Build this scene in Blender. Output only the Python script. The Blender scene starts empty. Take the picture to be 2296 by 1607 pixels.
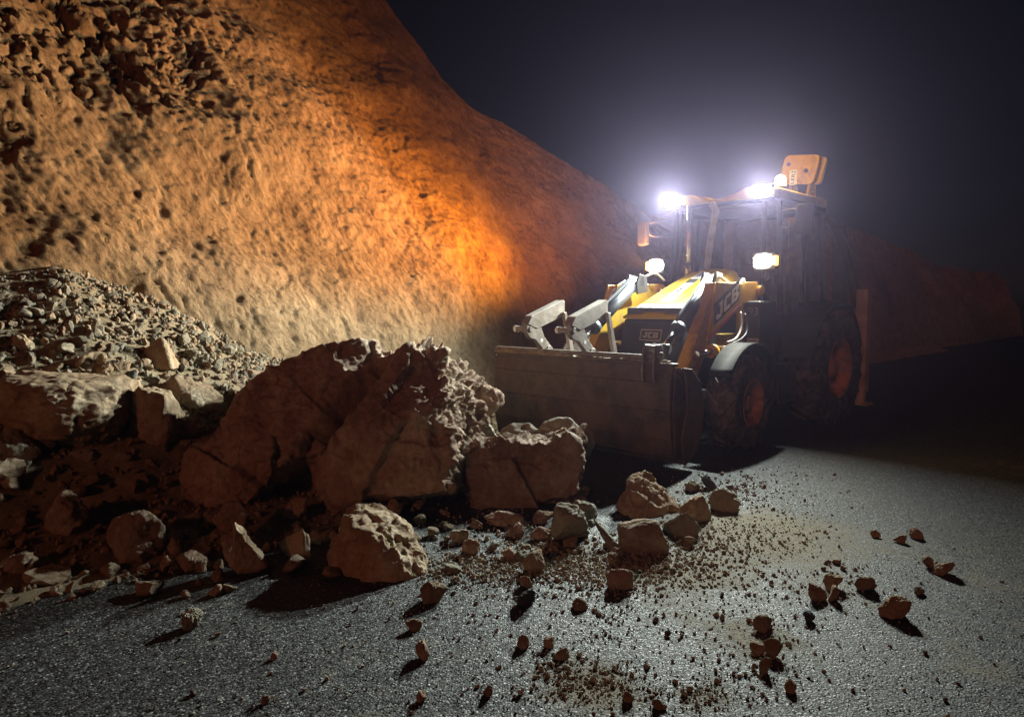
import bpy, bmesh, math, random
import numpy as np
from mathutils import Vector, Matrix, Euler

SC = bpy.context.scene
COL = SC.collection
R = math.radians
rnd = random.Random(7)
nr = np.random.default_rng(11)

# ------------------------------------------------------------------ camera geometry (photo seen at 2296 x 1607)
F = 1600.0
CX, CY = 1148.0, 803.5
CAMZ = 1.5
PITCH = math.atan((803.5 - 683.0) / F)
_cp, _sp = math.cos(PITCH), math.sin(PITCH)
FWD = np.array([0, _cp, -_sp]); UPV = np.array([0, _sp, _cp]); RGT = np.array([1.0, 0, 0])
CAM = np.array([0, 0, CAMZ])

def ray(px, py):
    return FWD + RGT * (px - CX) / F + UPV * (CY - py) / F

def at(px, py, Y):
    d = ray(px, py)
    return CAM + d * (Y / d[1])

def proj(p):
    v = np.asarray(p, float) - CAM
    z = v @ FWD
    return CX + F * (v @ RGT) / z, CY - F * (v @ UPV) / z

# ------------------------------------------------------------------ numpy noise
_perm = np.random.default_rng(3).permutation(256)
_perm = np.concatenate([_perm, _perm, _perm])
_g = np.random.default_rng(4).normal(size=(256, 3)); _g /= np.linalg.norm(_g, axis=1)[:, None]

def perlin(p):
    p = np.asarray(p, float)
    i = np.floor(p).astype(int); f = p - i; i &= 255
    u = f * f * f * (f * (f * 6 - 15) + 10)
    out = 0
    for dx in (0, 1):
        wx = u[:, 0] if dx else 1 - u[:, 0]
        for dy in (0, 1):
            wy = u[:, 1] if dy else 1 - u[:, 1]
            for dz in (0, 1):
                wz = u[:, 2] if dz else 1 - u[:, 2]
                h = _perm[_perm[_perm[i[:, 0] + dx] + i[:, 1] + dy] + i[:, 2] + dz]
                g = _g[h]
                d = g[:, 0] * (f[:, 0] - dx) + g[:, 1] * (f[:, 1] - dy) + g[:, 2] * (f[:, 2] - dz)
                out = out + wx * wy * wz * d
    return out * 1.6

def fbm(p, octv=4, gain=0.5, lac=2.03):
    a, s, r = 1.0, 0.0, 0.0
    q = np.array(p, float)
    for _ in range(octv):
        s = s + a * perlin(q); r += a
        q = q * lac + 17.3; a *= gain
    return s / r

def ridged(p, octv=3):
    a, s, r = 1.0, 0.0, 0.0
    q = np.array(p, float)
    for _ in range(octv):
        s = s + a * (1 - 2 * np.abs(perlin(q))); r += a
        q = q * 2.1 + 9.1; a *= 0.5
    return s / r

_jit = np.random.default_rng(5).random((256, 3))

def worley(p):
    """distance to the nearest feature point and a random value of its cell"""
    p = np.asarray(p, float)
    i = np.floor(p).astype(int); f = p - i
    best = np.full(len(p), 9.0); cid = np.zeros(len(p))
    for dx in (-1, 0, 1):
        for dy in (-1, 0, 1):
            for dz in (-1, 0, 1):
                h = _perm[_perm[_perm[(i[:, 0] + dx) & 255] + ((i[:, 1] + dy) & 255)] + ((i[:, 2] + dz) & 255)]
                q = _jit[h] + np.array([dx, dy, dz]) - f
                d = (q * q).sum(1)
                m = d < best
                best = np.where(m, d, best); cid = np.where(m, h / 255.0, cid)
    return np.sqrt(best), cid

_dir = np.random.default_rng(6).normal(size=(256, 3)); _dir /= np.linalg.norm(_dir, axis=1)[:, None]

def facets(p, tilt=0.5, step=0.35):
    """broken rock: every Voronoi cell is a plane with its own tilt and offset (unit cell size)"""
    p = np.asarray(p, float)
    i = np.floor(p).astype(int); f = p - i
    best = np.full(len(p), 9.0); ci = np.zeros(len(p), int); off = np.zeros_like(p)
    for dx in (-1, 0, 1):
        for dy in (-1, 0, 1):
            for dz in (-1, 0, 1):
                h = _perm[_perm[_perm[(i[:, 0] + dx) & 255] + ((i[:, 1] + dy) & 255)] + ((i[:, 2] + dz) & 255)]
                q = f - (_jit[h] + np.array([dx, dy, dz]))
                d = (q * q).sum(1); m = d < best
                best = np.where(m, d, best); ci = np.where(m, h, ci); off = np.where(m[:, None], q, off)
    return tilt * (off * _dir[ci]).sum(1) + step * (ci / 255.0 - 0.5)

def sstep(a, b, x):
    t = np.clip((x - a) / (b - a), 0, 1)
    return t * t * (3 - 2 * t)

# ------------------------------------------------------------------ object helpers
def tag(o, label=None, cat=None, group=None, kind=None):
    if label: o['label'] = label
    if cat: o['category'] = cat
    if group: o['group'] = group
    if kind: o['kind'] = kind
    return o

def link(name, me, mats, parent=None):
    o = bpy.data.objects.new(name, me); COL.objects.link(o)
    for m in (mats if isinstance(mats, (list, tuple)) else [mats]):
        if m is not None: me.materials.append(m)
    if parent is not None: o.parent = parent
    return o

def np_mesh(name, V, faces, smooth=True):
    """faces: (n,3) or (n,4) int array"""
    me = bpy.data.meshes.new(name)
    V = np.asarray(V, np.float32); faces = np.asarray(faces, np.int32)
    k = faces.shape[1]
    me.vertices.add(len(V)); me.vertices.foreach_set('co', V.ravel())
    me.loops.add(faces.size); me.loops.foreach_set('vertex_index', faces.ravel())
    me.polygons.add(len(faces))
    me.polygons.foreach_set('loop_start', np.arange(0, faces.size, k, dtype=np.int32))
    me.polygons.foreach_set('use_smooth', np.full(len(faces), smooth))
    me.update(calc_edges=True); me.validate()
    return me

def grid_faces(nu, nv):
    a = np.arange(nu * nv).reshape(nu, nv)
    return np.stack([a[:-1, :-1].ravel(), a[1:, :-1].ravel(), a[1:, 1:].ravel(), a[:-1, 1:].ravel()], 1)

# ------------------------------------------------------------------ materials
def new_mat(name):
    m = bpy.data.materials.new(name); m.use_nodes = True
    nt = m.node_tree
    return m, nt, nt.nodes, nt.links, nt.nodes['Principled BSDF']

def ramp(nodes, stops):
    n = nodes.new('ShaderNodeValToRGB')
    e = n.color_ramp.elements
    while len(e) < len(stops): e.new(0.5)
    for el, (p, c) in zip(e, stops):
        el.position = p; el.color = (*c, 1) if len(c) == 3 else c
    return n

def noise_node(nodes, links, vec, scale, detail=6, rough=0.6, dist=0.0):
    n = nodes.new('ShaderNodeTexNoise')
    n.inputs['Scale'].default_value = scale; n.inputs['Detail'].default_value = detail
    n.inputs['Roughness'].default_value = rough; n.inputs['Distortion'].default_value = dist
    links.new(vec, n.inputs['Vector'])
    return n

def bump_chain(nodes, links, bsdf, items):
    """items: (socket, strength, distance)"""
    prev = None
    for sock, st, di in items:
        b = nodes.new('ShaderNodeBump')
        b.inputs['Strength'].default_value = st; b.inputs['Distance'].default_value = di
        links.new(sock, b.inputs['Height'])
        if prev: links.new(prev.outputs['Normal'], b.inputs['Normal'])
        prev = b
    links.new(prev.outputs['Normal'], bsdf.inputs['Normal'])

def rock_mat(name, dark, mid, light, sc=1.0, bump=1.0, rough=0.9):
    m, nt, N, L, B = new_mat(name)
    tc = N.new('ShaderNodeTexCoord'); v = tc.outputs['Object']
    oi = N.new('ShaderNodeObjectInfo')
    n1 = noise_node(N, L, v, 2.3 * sc, 8, 0.62, 0.4)
    n2 = noise_node(N, L, v, 19 * sc, 9, 0.74)
    n3 = noise_node(N, L, v, 70 * sc, 6, 0.75)
    mx = N.new('ShaderNodeMath'); mx.operation = 'MULTIPLY_ADD'
    L.new(n2.outputs['Fac'], mx.inputs[0]); mx.inputs[1].default_value = 0.45; 
    a2 = N.new('ShaderNodeMath'); a2.operation = 'MULTIPLY'
    L.new(n1.outputs['Fac'], a2.inputs[0]); a2.inputs[1].default_value = 0.62
    L.new(a2.outputs[0], mx.inputs[2])
    r = ramp(N, [(0.36, dark), (0.52, mid), (0.69, light)])
    L.new(mx.outputs[0], r.inputs['Fac'])
    hs = N.new('ShaderNodeHueSaturation')
    mr = N.new('ShaderNodeMapRange')
    L.new(oi.outputs['Random'], mr.inputs['Value'])
    mr.inputs['To Min'].default_value = 0.72; mr.inputs['To Max'].default_value = 1.18
    L.new(mr.outputs['Result'], hs.inputs['Value'])
    L.new(r.outputs['Color'], hs.inputs['Color'])
    L.new(hs.outputs['Color'], B.inputs['Base Color'])
    B.inputs['Roughness'].default_value = rough
    B.inputs['Specular IOR Level'].default_value = 0.25
    n4 = noise_node(N, L, v, 7.5 * sc, 10, 0.72, 0.5)
    bump_chain(N, L, B, [(n1.outputs['Fac'], 0.45 * bump, 0.05 / sc), (n4.outputs['Fac'], 0.75 * bump, 0.045 / sc), (n2.outputs['Fac'], 0.9 * bump, 0.03 / sc), (n3.outputs['Fac'], 1.0 * bump, 0.012 / sc)])
    return m

def plain_mat(name, col, rough=0.5, metal=0.0, var=0.25, vscale=6.0, bump=0.0, bscale=40.0, dirt=None, dirt_amt=0.4, spec=0.5, coat=0.0):
    m, nt, N, L, B = new_mat(name)
    tc = N.new('ShaderNodeTexCoord'); v = tc.outputs['Object']
    n1 = noise_node(N, L, v, vscale, 7, 0.6)
    c0 = tuple(max(0, c * (1 - var)) for c in col); c1 = tuple(min(1, c * (1 + var * 0.5)) for c in col)
    r = ramp(N, [(0.35, c0), (0.65, c1)])
    L.new(n1.outputs['Fac'], r.inputs['Fac'])
    out = r.outputs['Color']
    if dirt:
        n2 = noise_node(N, L, v, vscale * 0.8, 9, 0.72, 0.6)
        rr = ramp(N, [(0.62 - dirt_amt * 0.3, (0, 0, 0)), (0.75 - dirt_amt * 0.2, (1, 1, 1))])
        L.new(n2.outputs['Fac'], rr.inputs['Fac'])
        mx = N.new('ShaderNodeMix'); mx.data_type = 'RGBA'
        L.new(rr.outputs['Color'], mx.inputs['Factor'])
        L.new(out, mx.inputs[6]); mx.inputs[7].default_value = (*dirt, 1)
        out = mx.outputs[2]
        ra = N.new('ShaderNodeMapRange'); L.new(rr.outputs['Color'], ra.inputs['Value'])
        ra.inputs['To Min'].default_value = rough; ra.inputs['To Max'].default_value = 0.92
        L.new(ra.outputs['Result'], B.inputs['Roughness'])
    else:
        B.inputs['Roughness'].default_value = rough
    L.new(out, B.inputs['Base Color'])
    B.inputs['Metallic'].default_value = metal
    B.inputs['Specular IOR Level'].default_value = spec
    B.inputs['Coat Weight'].default_value = coat
    if bump:
        n3 = noise_node(N, L, v, bscale, 6, 0.65)
        bump_chain(N, L, B, [(n3.outputs['Fac'], bump, 0.01)])
    return m

def emit_mat(name, col, strength):
    m, nt, N, L, B = new_mat(name)
    B.inputs['Base Color'].default_value = (0.8, 0.8, 0.8, 1)
    B.inputs['Emission Color'].default_value = (*col, 1)
    B.inputs['Emission Strength'].default_value = strength
    return m

M = {}
M['rock_tan'] = rock_mat('rock_tan', (0.17, 0.11, 0.068), (0.40, 0.285, 0.18), (0.60, 0.51, 0.375), 1.0)
M['rock_red'] = rock_mat('rock_red', (0.19, 0.11, 0.075), (0.42, 0.285, 0.20), (0.64, 0.55, 0.43), 1.0)
M['rock_grey'] = rock_mat('rock_grey', (0.15, 0.13, 0.095), (0.32, 0.28, 0.21), (0.46, 0.42, 0.33), 1.0)
M['rock_dark'] = rock_mat('rock_dark', (0.045, 0.055, 0.055), (0.10, 0.12, 0.12), (0.2, 0.22, 0.21), 1.0)
M['stone_tan'] = rock_mat('stone_tan', (0.13, 0.09, 0.058), (0.30, 0.215, 0.14), (0.46, 0.36, 0.25), 1.6, 0.7)
M['stone_grey'] = rock_mat('stone_grey', (0.10, 0.085, 0.062), (0.24, 0.21, 0.155), (0.40, 0.36, 0.28), 1.6, 0.7)
M['stone_dark'] = rock_mat('stone_dark', (0.04, 0.035, 0.03), (0.11, 0.095, 0.075), (0.22, 0.19, 0.15), 1.6, 0.7)
M['gravel'] = rock_mat('gravel', (0.14, 0.115, 0.085), (0.31, 0.265, 0.20), (0.47, 0.43, 0.35), 4.0, 0.4)

def cliff_mat():
    m, nt, N, L, B = new_mat('cliff_earth')
    tc = N.new('ShaderNodeTexCoord'); v = tc.outputs['Object']
    n0 = noise_node(N, L, v, 0.35, 5, 0.55, 0.6)
    # coordinates along the foot, up the face and across it, stretched down the fall line
    rotn = N.new('ShaderNodeMapping'); rotn.vector_type = 'POINT'; rotn.inputs['Rotation'].default_value = (0, 0, -math.pi / 4); L.new(v, rotn.inputs['Vector'])
    shx = N.new('ShaderNodeSeparateXYZ'); L.new(rotn.outputs[0], shx.inputs[0])
    al = N.new('ShaderNodeMath'); al.operation = 'MULTIPLY_ADD'; L.new(shx.outputs['Z'], al.inputs[0]); al.inputs[1].default_value = 0.42; L.new(shx.outputs['X'], al.inputs[2])
    dn = N.new('ShaderNodeMath'); dn.operation = 'MULTIPLY'; L.new(shx.outputs['Z'], dn.inputs[0]); dn.inputs[1].default_value = 0.42
    cb = N.new('ShaderNodeCombineXYZ'); L.new(al.outputs[0], cb.inputs[0]); L.new(dn.outputs[0], cb.inputs[1]); L.new(shx.outputs['Y'], cb.inputs[2])
    n1 = noise_node(N, L, v, 3.2, 10, 0.72, 0.3)
    n2 = noise_node(N, L, cb.outputs[0], 22, 9, 0.74, 0.3)
    n3 = noise_node(N, L, v, 60, 6, 0.76)
    n6 = noise_node(N, L, cb.outputs[0], 9, 8, 0.7, 0.6)
    add = N.new('ShaderNodeMath'); add.operation = 'MULTIPLY_ADD'
    L.new(n1.outputs['Fac'], add.inputs[0]); add.inputs[1].default_value = 0.6
    a2 = N.new('ShaderNodeMath'); a2.operation = 'MULTIPLY'; L.new(n2.outputs['Fac'], a2.inputs[0]); a2.inputs[1].default_value = 0.42
    L.new(a2.outputs[0], add.inputs[2])
    r = ramp(N, [(0.38, (0.12, 0.062, 0.029)), (0.49, (0.30, 0.172, 0.078)), (0.58, (0.39, 0.235, 0.11)), (0.72, (0.50, 0.35, 0.19))])
    L.new(add.outputs[0], r.inputs['Fac'])
    r2 = ramp(N, [(0.40, (0.72, 0.66, 0.60)), (0.62, (1.05, 1.0, 0.98))])
    L.new(n0.outputs['Fac'], r2.inputs['Fac'])
    mul = N.new('ShaderNodeMix'); mul.data_type = 'RGBA'; mul.blend_type = 'MULTIPLY'; mul.inputs['Factor'].default_value = 1
    L.new(r.outputs['Color'], mul.inputs[6]); L.new(r2.outputs['Color'], mul.inputs[7])
    # a paler, greyer band of clay low on the face
    gp = N.new('ShaderNodeNewGeometry'); sx = N.new('ShaderNodeSeparateXYZ'); L.new(gp.outputs['Position'], sx.inputs[0])
    wob = N.new('ShaderNodeMath'); wob.operation = 'MULTIPLY_ADD'; L.new(n0.outputs['Fac'], wob.inputs[0]); wob.inputs[1].default_value = -1.6
    L.new(sx.outputs['Z'], wob.inputs[2])
    mr = N.new('ShaderNodeMapRange'); L.new(wob.outputs[0], mr.inputs['Value'])
    mr.inputs['From Min'].default_value = 0.35; mr.inputs['From Max'].default_value = 1.35
    mr.inputs['To Min'].default_value = 0.75; mr.inputs['To Max'].default_value = 0.0
    cl = ramp(N, [(0.35, (0.17, 0.135, 0.085)), (0.6, (0.36, 0.30, 0.20)), (0.78, (0.45, 0.39, 0.26))])
    L.new(add.outputs[0], cl.inputs['Fac'])
    mx = N.new('ShaderNodeMix'); mx.data_type = 'RGBA'
    L.new(mr.outputs['Result'], mx.inputs['Factor']); L.new(mul.outputs[2], mx.inputs[6]); L.new(cl.outputs['Color'], mx.inputs[7])
    L.new(mx.outputs[2], B.inputs['Base Color'])
    B.inputs['Roughness'].default_value = 0.95; B.inputs['Specular IOR Level'].default_value = 0.15
    bump_chain(N, L, B, [(n1.outputs['Fac'], 0.45, 0.12), (n6.outputs['Fac'], 0.7, 0.09), (n2.outputs['Fac'], 0.9, 0.055), (n3.outputs['Fac'], 1.0, 0.022)])
    return m
M['cliff'] = cliff_mat()
M['bank'] = rock_mat('bank_soil', (0.10, 0.075, 0.045), (0.24, 0.185, 0.115), (0.36, 0.29, 0.19), 2.2, 1.1)

def road_mat():
    m, nt, N, L, B = new_mat('asphalt')
    tc = N.new('ShaderNodeTexCoord'); v = tc.outputs['Object']
    vo = N.new('ShaderNodeTexVoronoi'); vo.inputs['Scale'].default_value = 100; L.new(v, vo.inputs['Vector'])
    v2 = N.new('ShaderNodeTexVoronoi'); v2.inputs['Scale'].default_value = 210; L.new(v, v2.inputs['Vector'])
    sep = N.new('ShaderNodeSeparateColor'); L.new(vo.outputs['Color'], sep.inputs[0])
    r = ramp(N, [(0.0, (0.011, 0.0105, 0.011)), (0.45, (0.025, 0.024, 0.024)), (0.78, (0.056, 0.053, 0.051)), (0.93, (0.12, 0.115, 0.108)), (1.0, (0.25, 0.24, 0.22))])
    L.new(sep.outputs['Red'], r.inputs['Fac'])
    # dark binder in the gaps between the chips
    gap = ramp(N, [(0.34, (1, 1, 1)), (0.56, (0.12, 0.12, 0.13))]); L.new(vo.outputs['Distance'], gap.inputs['Fac'])
    mg = N.new('ShaderNodeMix'); mg.data_type = 'RGBA'; mg.blend_type = 'MULTIPLY'; mg.inputs['Factor'].default_value = 1
    L.new(r.outputs['Color'], mg.inputs[6]); L.new(gap.outputs['Color'], mg.inputs[7])
    n0 = noise_node(N, L, v, 0.7, 6, 0.6, 0.5)
    n1 = noise_node(N, L, v, 9, 8, 0.7, 0.2)
    # thin film of tan dust and mud, patchy
    a = N.new('ShaderNodeMath'); a.operation = 'MULTIPLY_ADD'; L.new(n1.outputs['Fac'], a.inputs[0]); a.inputs[1].default_value = 0.55
    b = N.new('ShaderNodeMath'); b.operation = 'MULTIPLY'; L.new(n0.outputs['Fac'], b.inputs[0]); b.inputs[1].default_value = 0.5
    L.new(b.outputs[0], a.inputs[2])
    prev = a.outputs[0]
    for (cx, cy, rad, amt) in ROAD_MUD:
        d = N.new('ShaderNodeVectorMath'); d.operation = 'DISTANCE'; L.new(v, d.inputs[0]); d.inputs[1].default_value = (cx, cy, 0)
        mr = N.new('ShaderNodeMapRange'); L.new(d.outputs['Value'], mr.inputs['Value'])
        mr.inputs['From Min'].default_value = 0; mr.inputs['From Max'].default_value = rad
        mr.inputs['To Min'].default_value = amt; mr.inputs['To Max'].default_value = 0
        s = N.new('ShaderNodeMath'); s.operation = 'ADD'; L.new(prev, s.inputs[0]); L.new(mr.outputs['Result'], s.inputs[1]); prev = s.outputs[0]
    rm = ramp(N, [(0.57, (0, 0, 0)), (0.78, (1, 1, 1))]); L.new(prev, rm.inputs['Fac'])
    n5 = noise_node(N, L, v, 60, 6, 0.7)
    mud = ramp(N, [(0.3, (0.08, 0.062, 0.036)), (0.7, (0.25, 0.205, 0.125))]); L.new(n5.outputs['Fac'], mud.inputs['Fac'])
    mf = N.new('ShaderNodeMath'); mf.operation = 'MULTIPLY'; L.new(rm.outputs['Color'], mf.inputs[0]); mf.inputs[1].default_value = 0.75
    mx = N.new('ShaderNodeMix'); mx.data_type = 'RGBA'; L.new(mf.outputs[0], mx.inputs['Factor'])
    L.new(mg.outputs[2], mx.inputs[6]); L.new(mud.outputs['Color'], mx.inputs[7])
    L.new(mx.outputs[2], B.inputs['Base Color'])
    rr = N.new('ShaderNodeMapRange'); L.new(sep.outputs['Green'], rr.inputs['Value'])
    rr.inputs['To Min'].default_value = 0.45; rr.inputs['To Max'].default_value = 0.9
    rx = N.new('ShaderNodeMix'); rx.data_type = 'FLOAT'; L.new(mf.outputs[0], rx.inputs['Factor'])
    L.new(rr.outputs['Result'], rx.inputs[2]); rx.inputs[3].default_value = 0.95
    L.new(rx.outputs[0], B.inputs['Roughness'])
    B.inputs['Specular IOR Level'].default_value = 0.36
    # every chip lies at its own tilt
    geo = N.new('ShaderNodeNewGeometry')
    sub = N.new('ShaderNodeVectorMath'); sub.operation = 'SUBTRACT'; L.new(vo.outputs['Color'], sub.inputs[0]); sub.inputs[1].default_value = (0.5, 0.5, 0.5)
    s2 = N.new('ShaderNodeVectorMath'); s2.operation = 'SUBTRACT'; L.new(v2.outputs['Color'], s2.inputs[0]); s2.inputs[1].default_value = (0.5, 0.5, 0.5)
    sc1 = N.new('ShaderNodeVectorMath'); sc1.operation = 'MULTIPLY'; L.new(sub.outputs[0], sc1.inputs[0]); sc1.inputs[1].default_value = (0.55, 0.55, 0.1)
    sc2 = N.new('ShaderNodeVectorMath'); sc2.operation = 'MULTIPLY'; L.new(s2.outputs[0], sc2.inputs[0]); sc2.inputs[1].default_value = (0.35, 0.35, 0.1)
    ad = N.new('ShaderNodeVectorMath'); ad.operation = 'ADD'; L.new(sc1.outputs[0], ad.inputs[0]); L.new(sc2.outputs[0], ad.inputs[1])
    a3 = N.new('ShaderNodeVectorMath'); a3.operation = 'ADD'; L.new(geo.outputs['Normal'], a3.inputs[0]); L.new(ad.outputs[0], a3.inputs[1])
    nn = N.new('ShaderNodeVectorMath'); nn.operation = 'NORMALIZE'; L.new(a3.outputs[0], nn.inputs[0])
    inv = N.new('ShaderNodeMath'); inv.operation = 'SUBTRACT'; inv.inputs[0].default_value = 1; L.new(vo.outputs['Distance'], inv.inputs[1])
    bump_chain(N, L, B, [(inv.outputs[0], 0.55, 0.006), (n5.outputs['Fac'], 0.35, 0.006)])
    first = [n for n in N if n.type == 'BUMP' and not n.inputs['Normal'].is_linked][0]
    L.new(nn.outputs[0], first.inputs['Normal'])
    return m

DIRT = (0.20, 0.155, 0.10)
M['yellow'] = plain_mat('yellow_paint', (0.47, 0.31, 0.012), 0.62, 0, 0.14, 3.0, 0.05, 30, dirt=(0.25, 0.17, 0.06), dirt_amt=0.2, spec=0.12)
M['orange'] = plain_mat('orange_yellow_paint', (0.56, 0.33, 0.02), 0.42, 0, 0.2, 4.0, 0.1, 30, dirt=(0.22, 0.13, 0.06), dirt_amt=0.35)
M['rim'] = plain_mat('rim_paint', (0.46, 0.21, 0.05), 0.6, 0, 0.3, 6.0, 0.15, 40, dirt=(0.12, 0.07, 0.04), dirt_amt=0.5)
M['black'] = plain_mat('black_plastic', (0.022, 0.022, 0.025), 0.5, 0, 0.3, 5.0, 0.08, 60, dirt=(0.06, 0.052, 0.045), dirt_amt=0.35)
M['dark'] = plain_mat('dark_steel', (0.05, 0.05, 0.055), 0.5, 0.3, 0.3, 5.0, 0.15, 50, dirt=(0.09, 0.075, 0.06), dirt_amt=0.4)
M['ram'] = plain_mat('ram_grey', (0.075, 0.085, 0.10), 0.42, 0.2, 0.2, 6.0, 0.06, 60, dirt=(0.16, 0.14, 0.11), dirt_amt=0.2)
M['chrome'] = plain_mat('polished_steel', (0.62, 0.62, 0.62), 0.22, 0.9, 0.1, 8.0)
M['steel'] = plain_mat('worn_steel', (0.22, 0.19, 0.17), 0.6, 0.3, 0.35, 7.0, 0.4, 45, dirt=DIRT, dirt_amt=0.55)
M['fork'] = plain_mat('scuffed_fork_steel', (0.27, 0.23, 0.20), 0.6, 0.25, 0.35, 7.0, 0.4, 45, dirt=DIRT, dirt_amt=0.45)
M['bucket'] = plain_mat('scraped_bucket_steel', (0.085, 0.06, 0.05), 0.65, 0.15, 0.5, 3.5, 0.6, 30, dirt=(0.15, 0.11, 0.075), dirt_amt=0.6)
M['rubber'] = plain_mat('tyre_rubber', (0.022, 0.021, 0.021), 0.8, 0, 0.3, 9.0, 0.3, 60, dirt=(0.15, 0.125, 0.10), dirt_amt=0.6)
M['hose'] = plain_mat('hose_rubber', (0.05, 0.05, 0.055), 0.45, 0, 0.2, 9.0)
M['pale_hose'] = plain_mat('pale_hose', (0.55, 0.50, 0.44), 0.5, 0, 0.2, 9.0)
M['white'] = plain_mat('white_vinyl', (0.78, 0.77, 0.74), 0.45, 0, 0.06, 5.0)
M['ink'] = plain_mat('black_vinyl', (0.03, 0.028, 0.03), 0.5, 0, 0.1, 5.0)
M['red'] = plain_mat('red_reflector', (0.55, 0.06, 0.07), 0.35, 0, 0.15, 12.0, dirt=(0.35, 0.2, 0.16), dirt_amt=0.3)
M['seat'] = plain_mat('seat_vinyl', (0.04, 0.04, 0.045), 0.6, 0, 0.3, 9.0)
M['mud'] = plain_mat('caked_mud', (0.33, 0.28, 0.19), 0.95, 0, 0.4, 20.0, 0.8, 60)
M['pale_frame'] = plain_mat('pale_frame', (0.42, 0.36, 0.28), 0.55, 0, 0.25, 4.0, dirt=(0.22, 0.18, 0.14), dirt_amt=0.3)
M['twig'] = plain_mat('dry_twig', (0.30, 0.24, 0.20), 0.85, 0, 0.3, 30.0)
M['lens_white'] = emit_mat('work_lamp_lens', (0.93, 1.0, 0.98), 60)
M['lens_warm'] = emit_mat('headlight_lens', (1.0, 0.80, 0.50), 120)
M['lens_amber'] = emit_mat('beacon_lens', (1.0, 0.42, 0.06), 30)
M['lens_ind'] = emit_mat('indicator_lens', (1.0, 0.40, 0.05), 8)

def glass_mat():
    m = bpy.data.materials.new('cab_glass'); m.use_nodes = True
    N, L = m.node_tree.nodes, m.node_tree.links
    N.remove(N['Principled BSDF'])
    t = N.new('ShaderNodeBsdfTransparent'); t.inputs['Color'].default_value = (0.80, 0.84, 0.84, 1)
    g = N.new('ShaderNodeBsdfGlossy'); g.inputs['Roughness'].default_value = 0.06
    d = N.new('ShaderNodeBsdfDiffuse'); d.inputs['Color'].default_value = (0.35, 0.32, 0.30, 1)
    tc = N.new('ShaderNodeTexCoord')
    nn = noise_node(N, L, tc.outputs['Object'], 4, 8, 0.7)
    rr = ramp(N, [(0.45, (0.02, 0.02, 0.02)), (0.8, (0.12, 0.12, 0.12))]); L.new(nn.outputs['Fac'], rr.inputs['Fac'])
    m1 = N.new('ShaderNodeMixShader'); L.new(rr.outputs['Color'], m1.inputs['Fac'])
    L.new(t.outputs[0], m1.inputs[1]); L.new(d.outputs[0], m1.inputs[2])
    lw = N.new('ShaderNodeLayerWeight'); lw.inputs['Blend'].default_value = 0.12
    m2 = N.new('ShaderNodeMixShader'); L.new(lw.outputs['Fresnel'], m2.inputs['Fac'])
    L.new(m1.outputs[0], m2.inputs[1]); L.new(g.outputs[0], m2.inputs[2])
    L.new(m2.outputs[0], N['Material Output'].inputs['Surface'])
    return m
M['glass'] = glass_mat()
# ------------------------------------------------------------------ terrain: (s, q) run along and across the foot of the cliff
A0 = np.array([-3.0, 7.0]); DS = np.array([0.7071, 0.7071]); DN = np.array([0.7071, -0.7071])

def to_sq(x, y):
    rx, ry = x - A0[0], y - A0[1]
    return rx * DS[0] + ry * DS[1], rx * DN[0] + ry * DN[1]

def to_xy(s, q):
    return A0[0] + s * DS[0] + q * DN[0], A0[1] + s * DS[1] + q * DN[1]

def bank_H(s):
    return np.interp(s, [-9, -4, -1.7, -1.19, -0.47, 0.64, 1.7, 2.8, 5, 12, 30], [1.6, 1.65, 1.68, 1.80, 1.52, 0.92, 0.58, 0.38, 0.22, 0.18, 0.15])

def bank_Q(s):
    return np.interp(s, [-9, -3, -1.5, 0.0, 1.0, 2.0, 3.0, 5, 30], [2.9, 2.9, 2.85, 2.9, 2.6, 1.7, 1.1, 0.75, 0.7])

def bank_z(x, y, noise=True):
    x = np.atleast_1d(np.asarray(x, float)); y = np.atleast_1d(np.asarray(y, float))
    s, q = to_sq(x, y)
    t = np.clip(q / bank_Q(s), -0.6, 1.3)
    # upper talus down to a lip, a short steep drop, then a low apron out to the road
    lip = np.interp(t, [-.6, 0, .2, .5, .56, .66, .85, 1, 1.3], [1.06, 1, .72, .34, .27, .085, .045, 0, -.2])
    lin = np.interp(t, [-.6, 0, .5, 1, 1.3], [1.1, 1, .45, 0, -.3])
    kk = sstep(2.2, 0.9, s)
    prof = lip * kk + lin * (1 - kk)
    z = bank_H(s) * prof
    if noise:
        p = np.stack([x, y, np.zeros_like(x)], 1)
        w = np.clip(0.22 + 1.1 * (1 - t), 0, 1)
        z = z + w * (0.10 * fbm(p * 1.3, 4) + 0.035 * fbm(p * 6, 3) + 0.015 * fbm(p * 22, 2))
    return z

def ter_z(x, y):
    return np.maximum(bank_z(x, y), 0.0)

def hit(px, py, ymax=14.0):
    """point where the view ray through a photo pixel meets the road or the bank"""
    d = ray(px, py)
    Y = np.arange(1.8, ymax, 0.01)
    P = CAM[None] + d[None] * (Y / d[1])[:, None]
    z = ter_z(P[:, 0], P[:, 1])
    b = np.nonzero(P[:, 2] <= z)[0]
    i = b[0] if len(b) else len(Y) - 1
    return np.array([P[i, 0], P[i, 1], max(z[i], 0)])

def spaced(*segs):
    out = []
    for a, b, st in segs:
        out.append(np.arange(a, b, st))
    out.append([segs[-1][1]])
    return np.concatenate(out)

# bank of fallen earth
sv = spaced((-9, -3, 0.12), (-3, 3.5, 0.035), (3.5, 24, 0.15))
tv = np.linspace(-0.45, 1.12, 120)
S, T = np.meshgrid(sv, tv, indexing='ij')
Q = T * bank_Q(S)
X, Y = to_xy(S, Q)
Z = bank_z(X.ravel(), Y.ravel())
me = np_mesh('bank', np.stack([X.ravel(), Y.ravel(), Z], 1), grid_faces(len(sv), len(tv))[:, ::-1])
o = link('dirt_bank', me, M['bank'])
tag(o, 'sloping bank of fallen earth at the foot of the cliff', 'bank', kind='structure')

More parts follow.
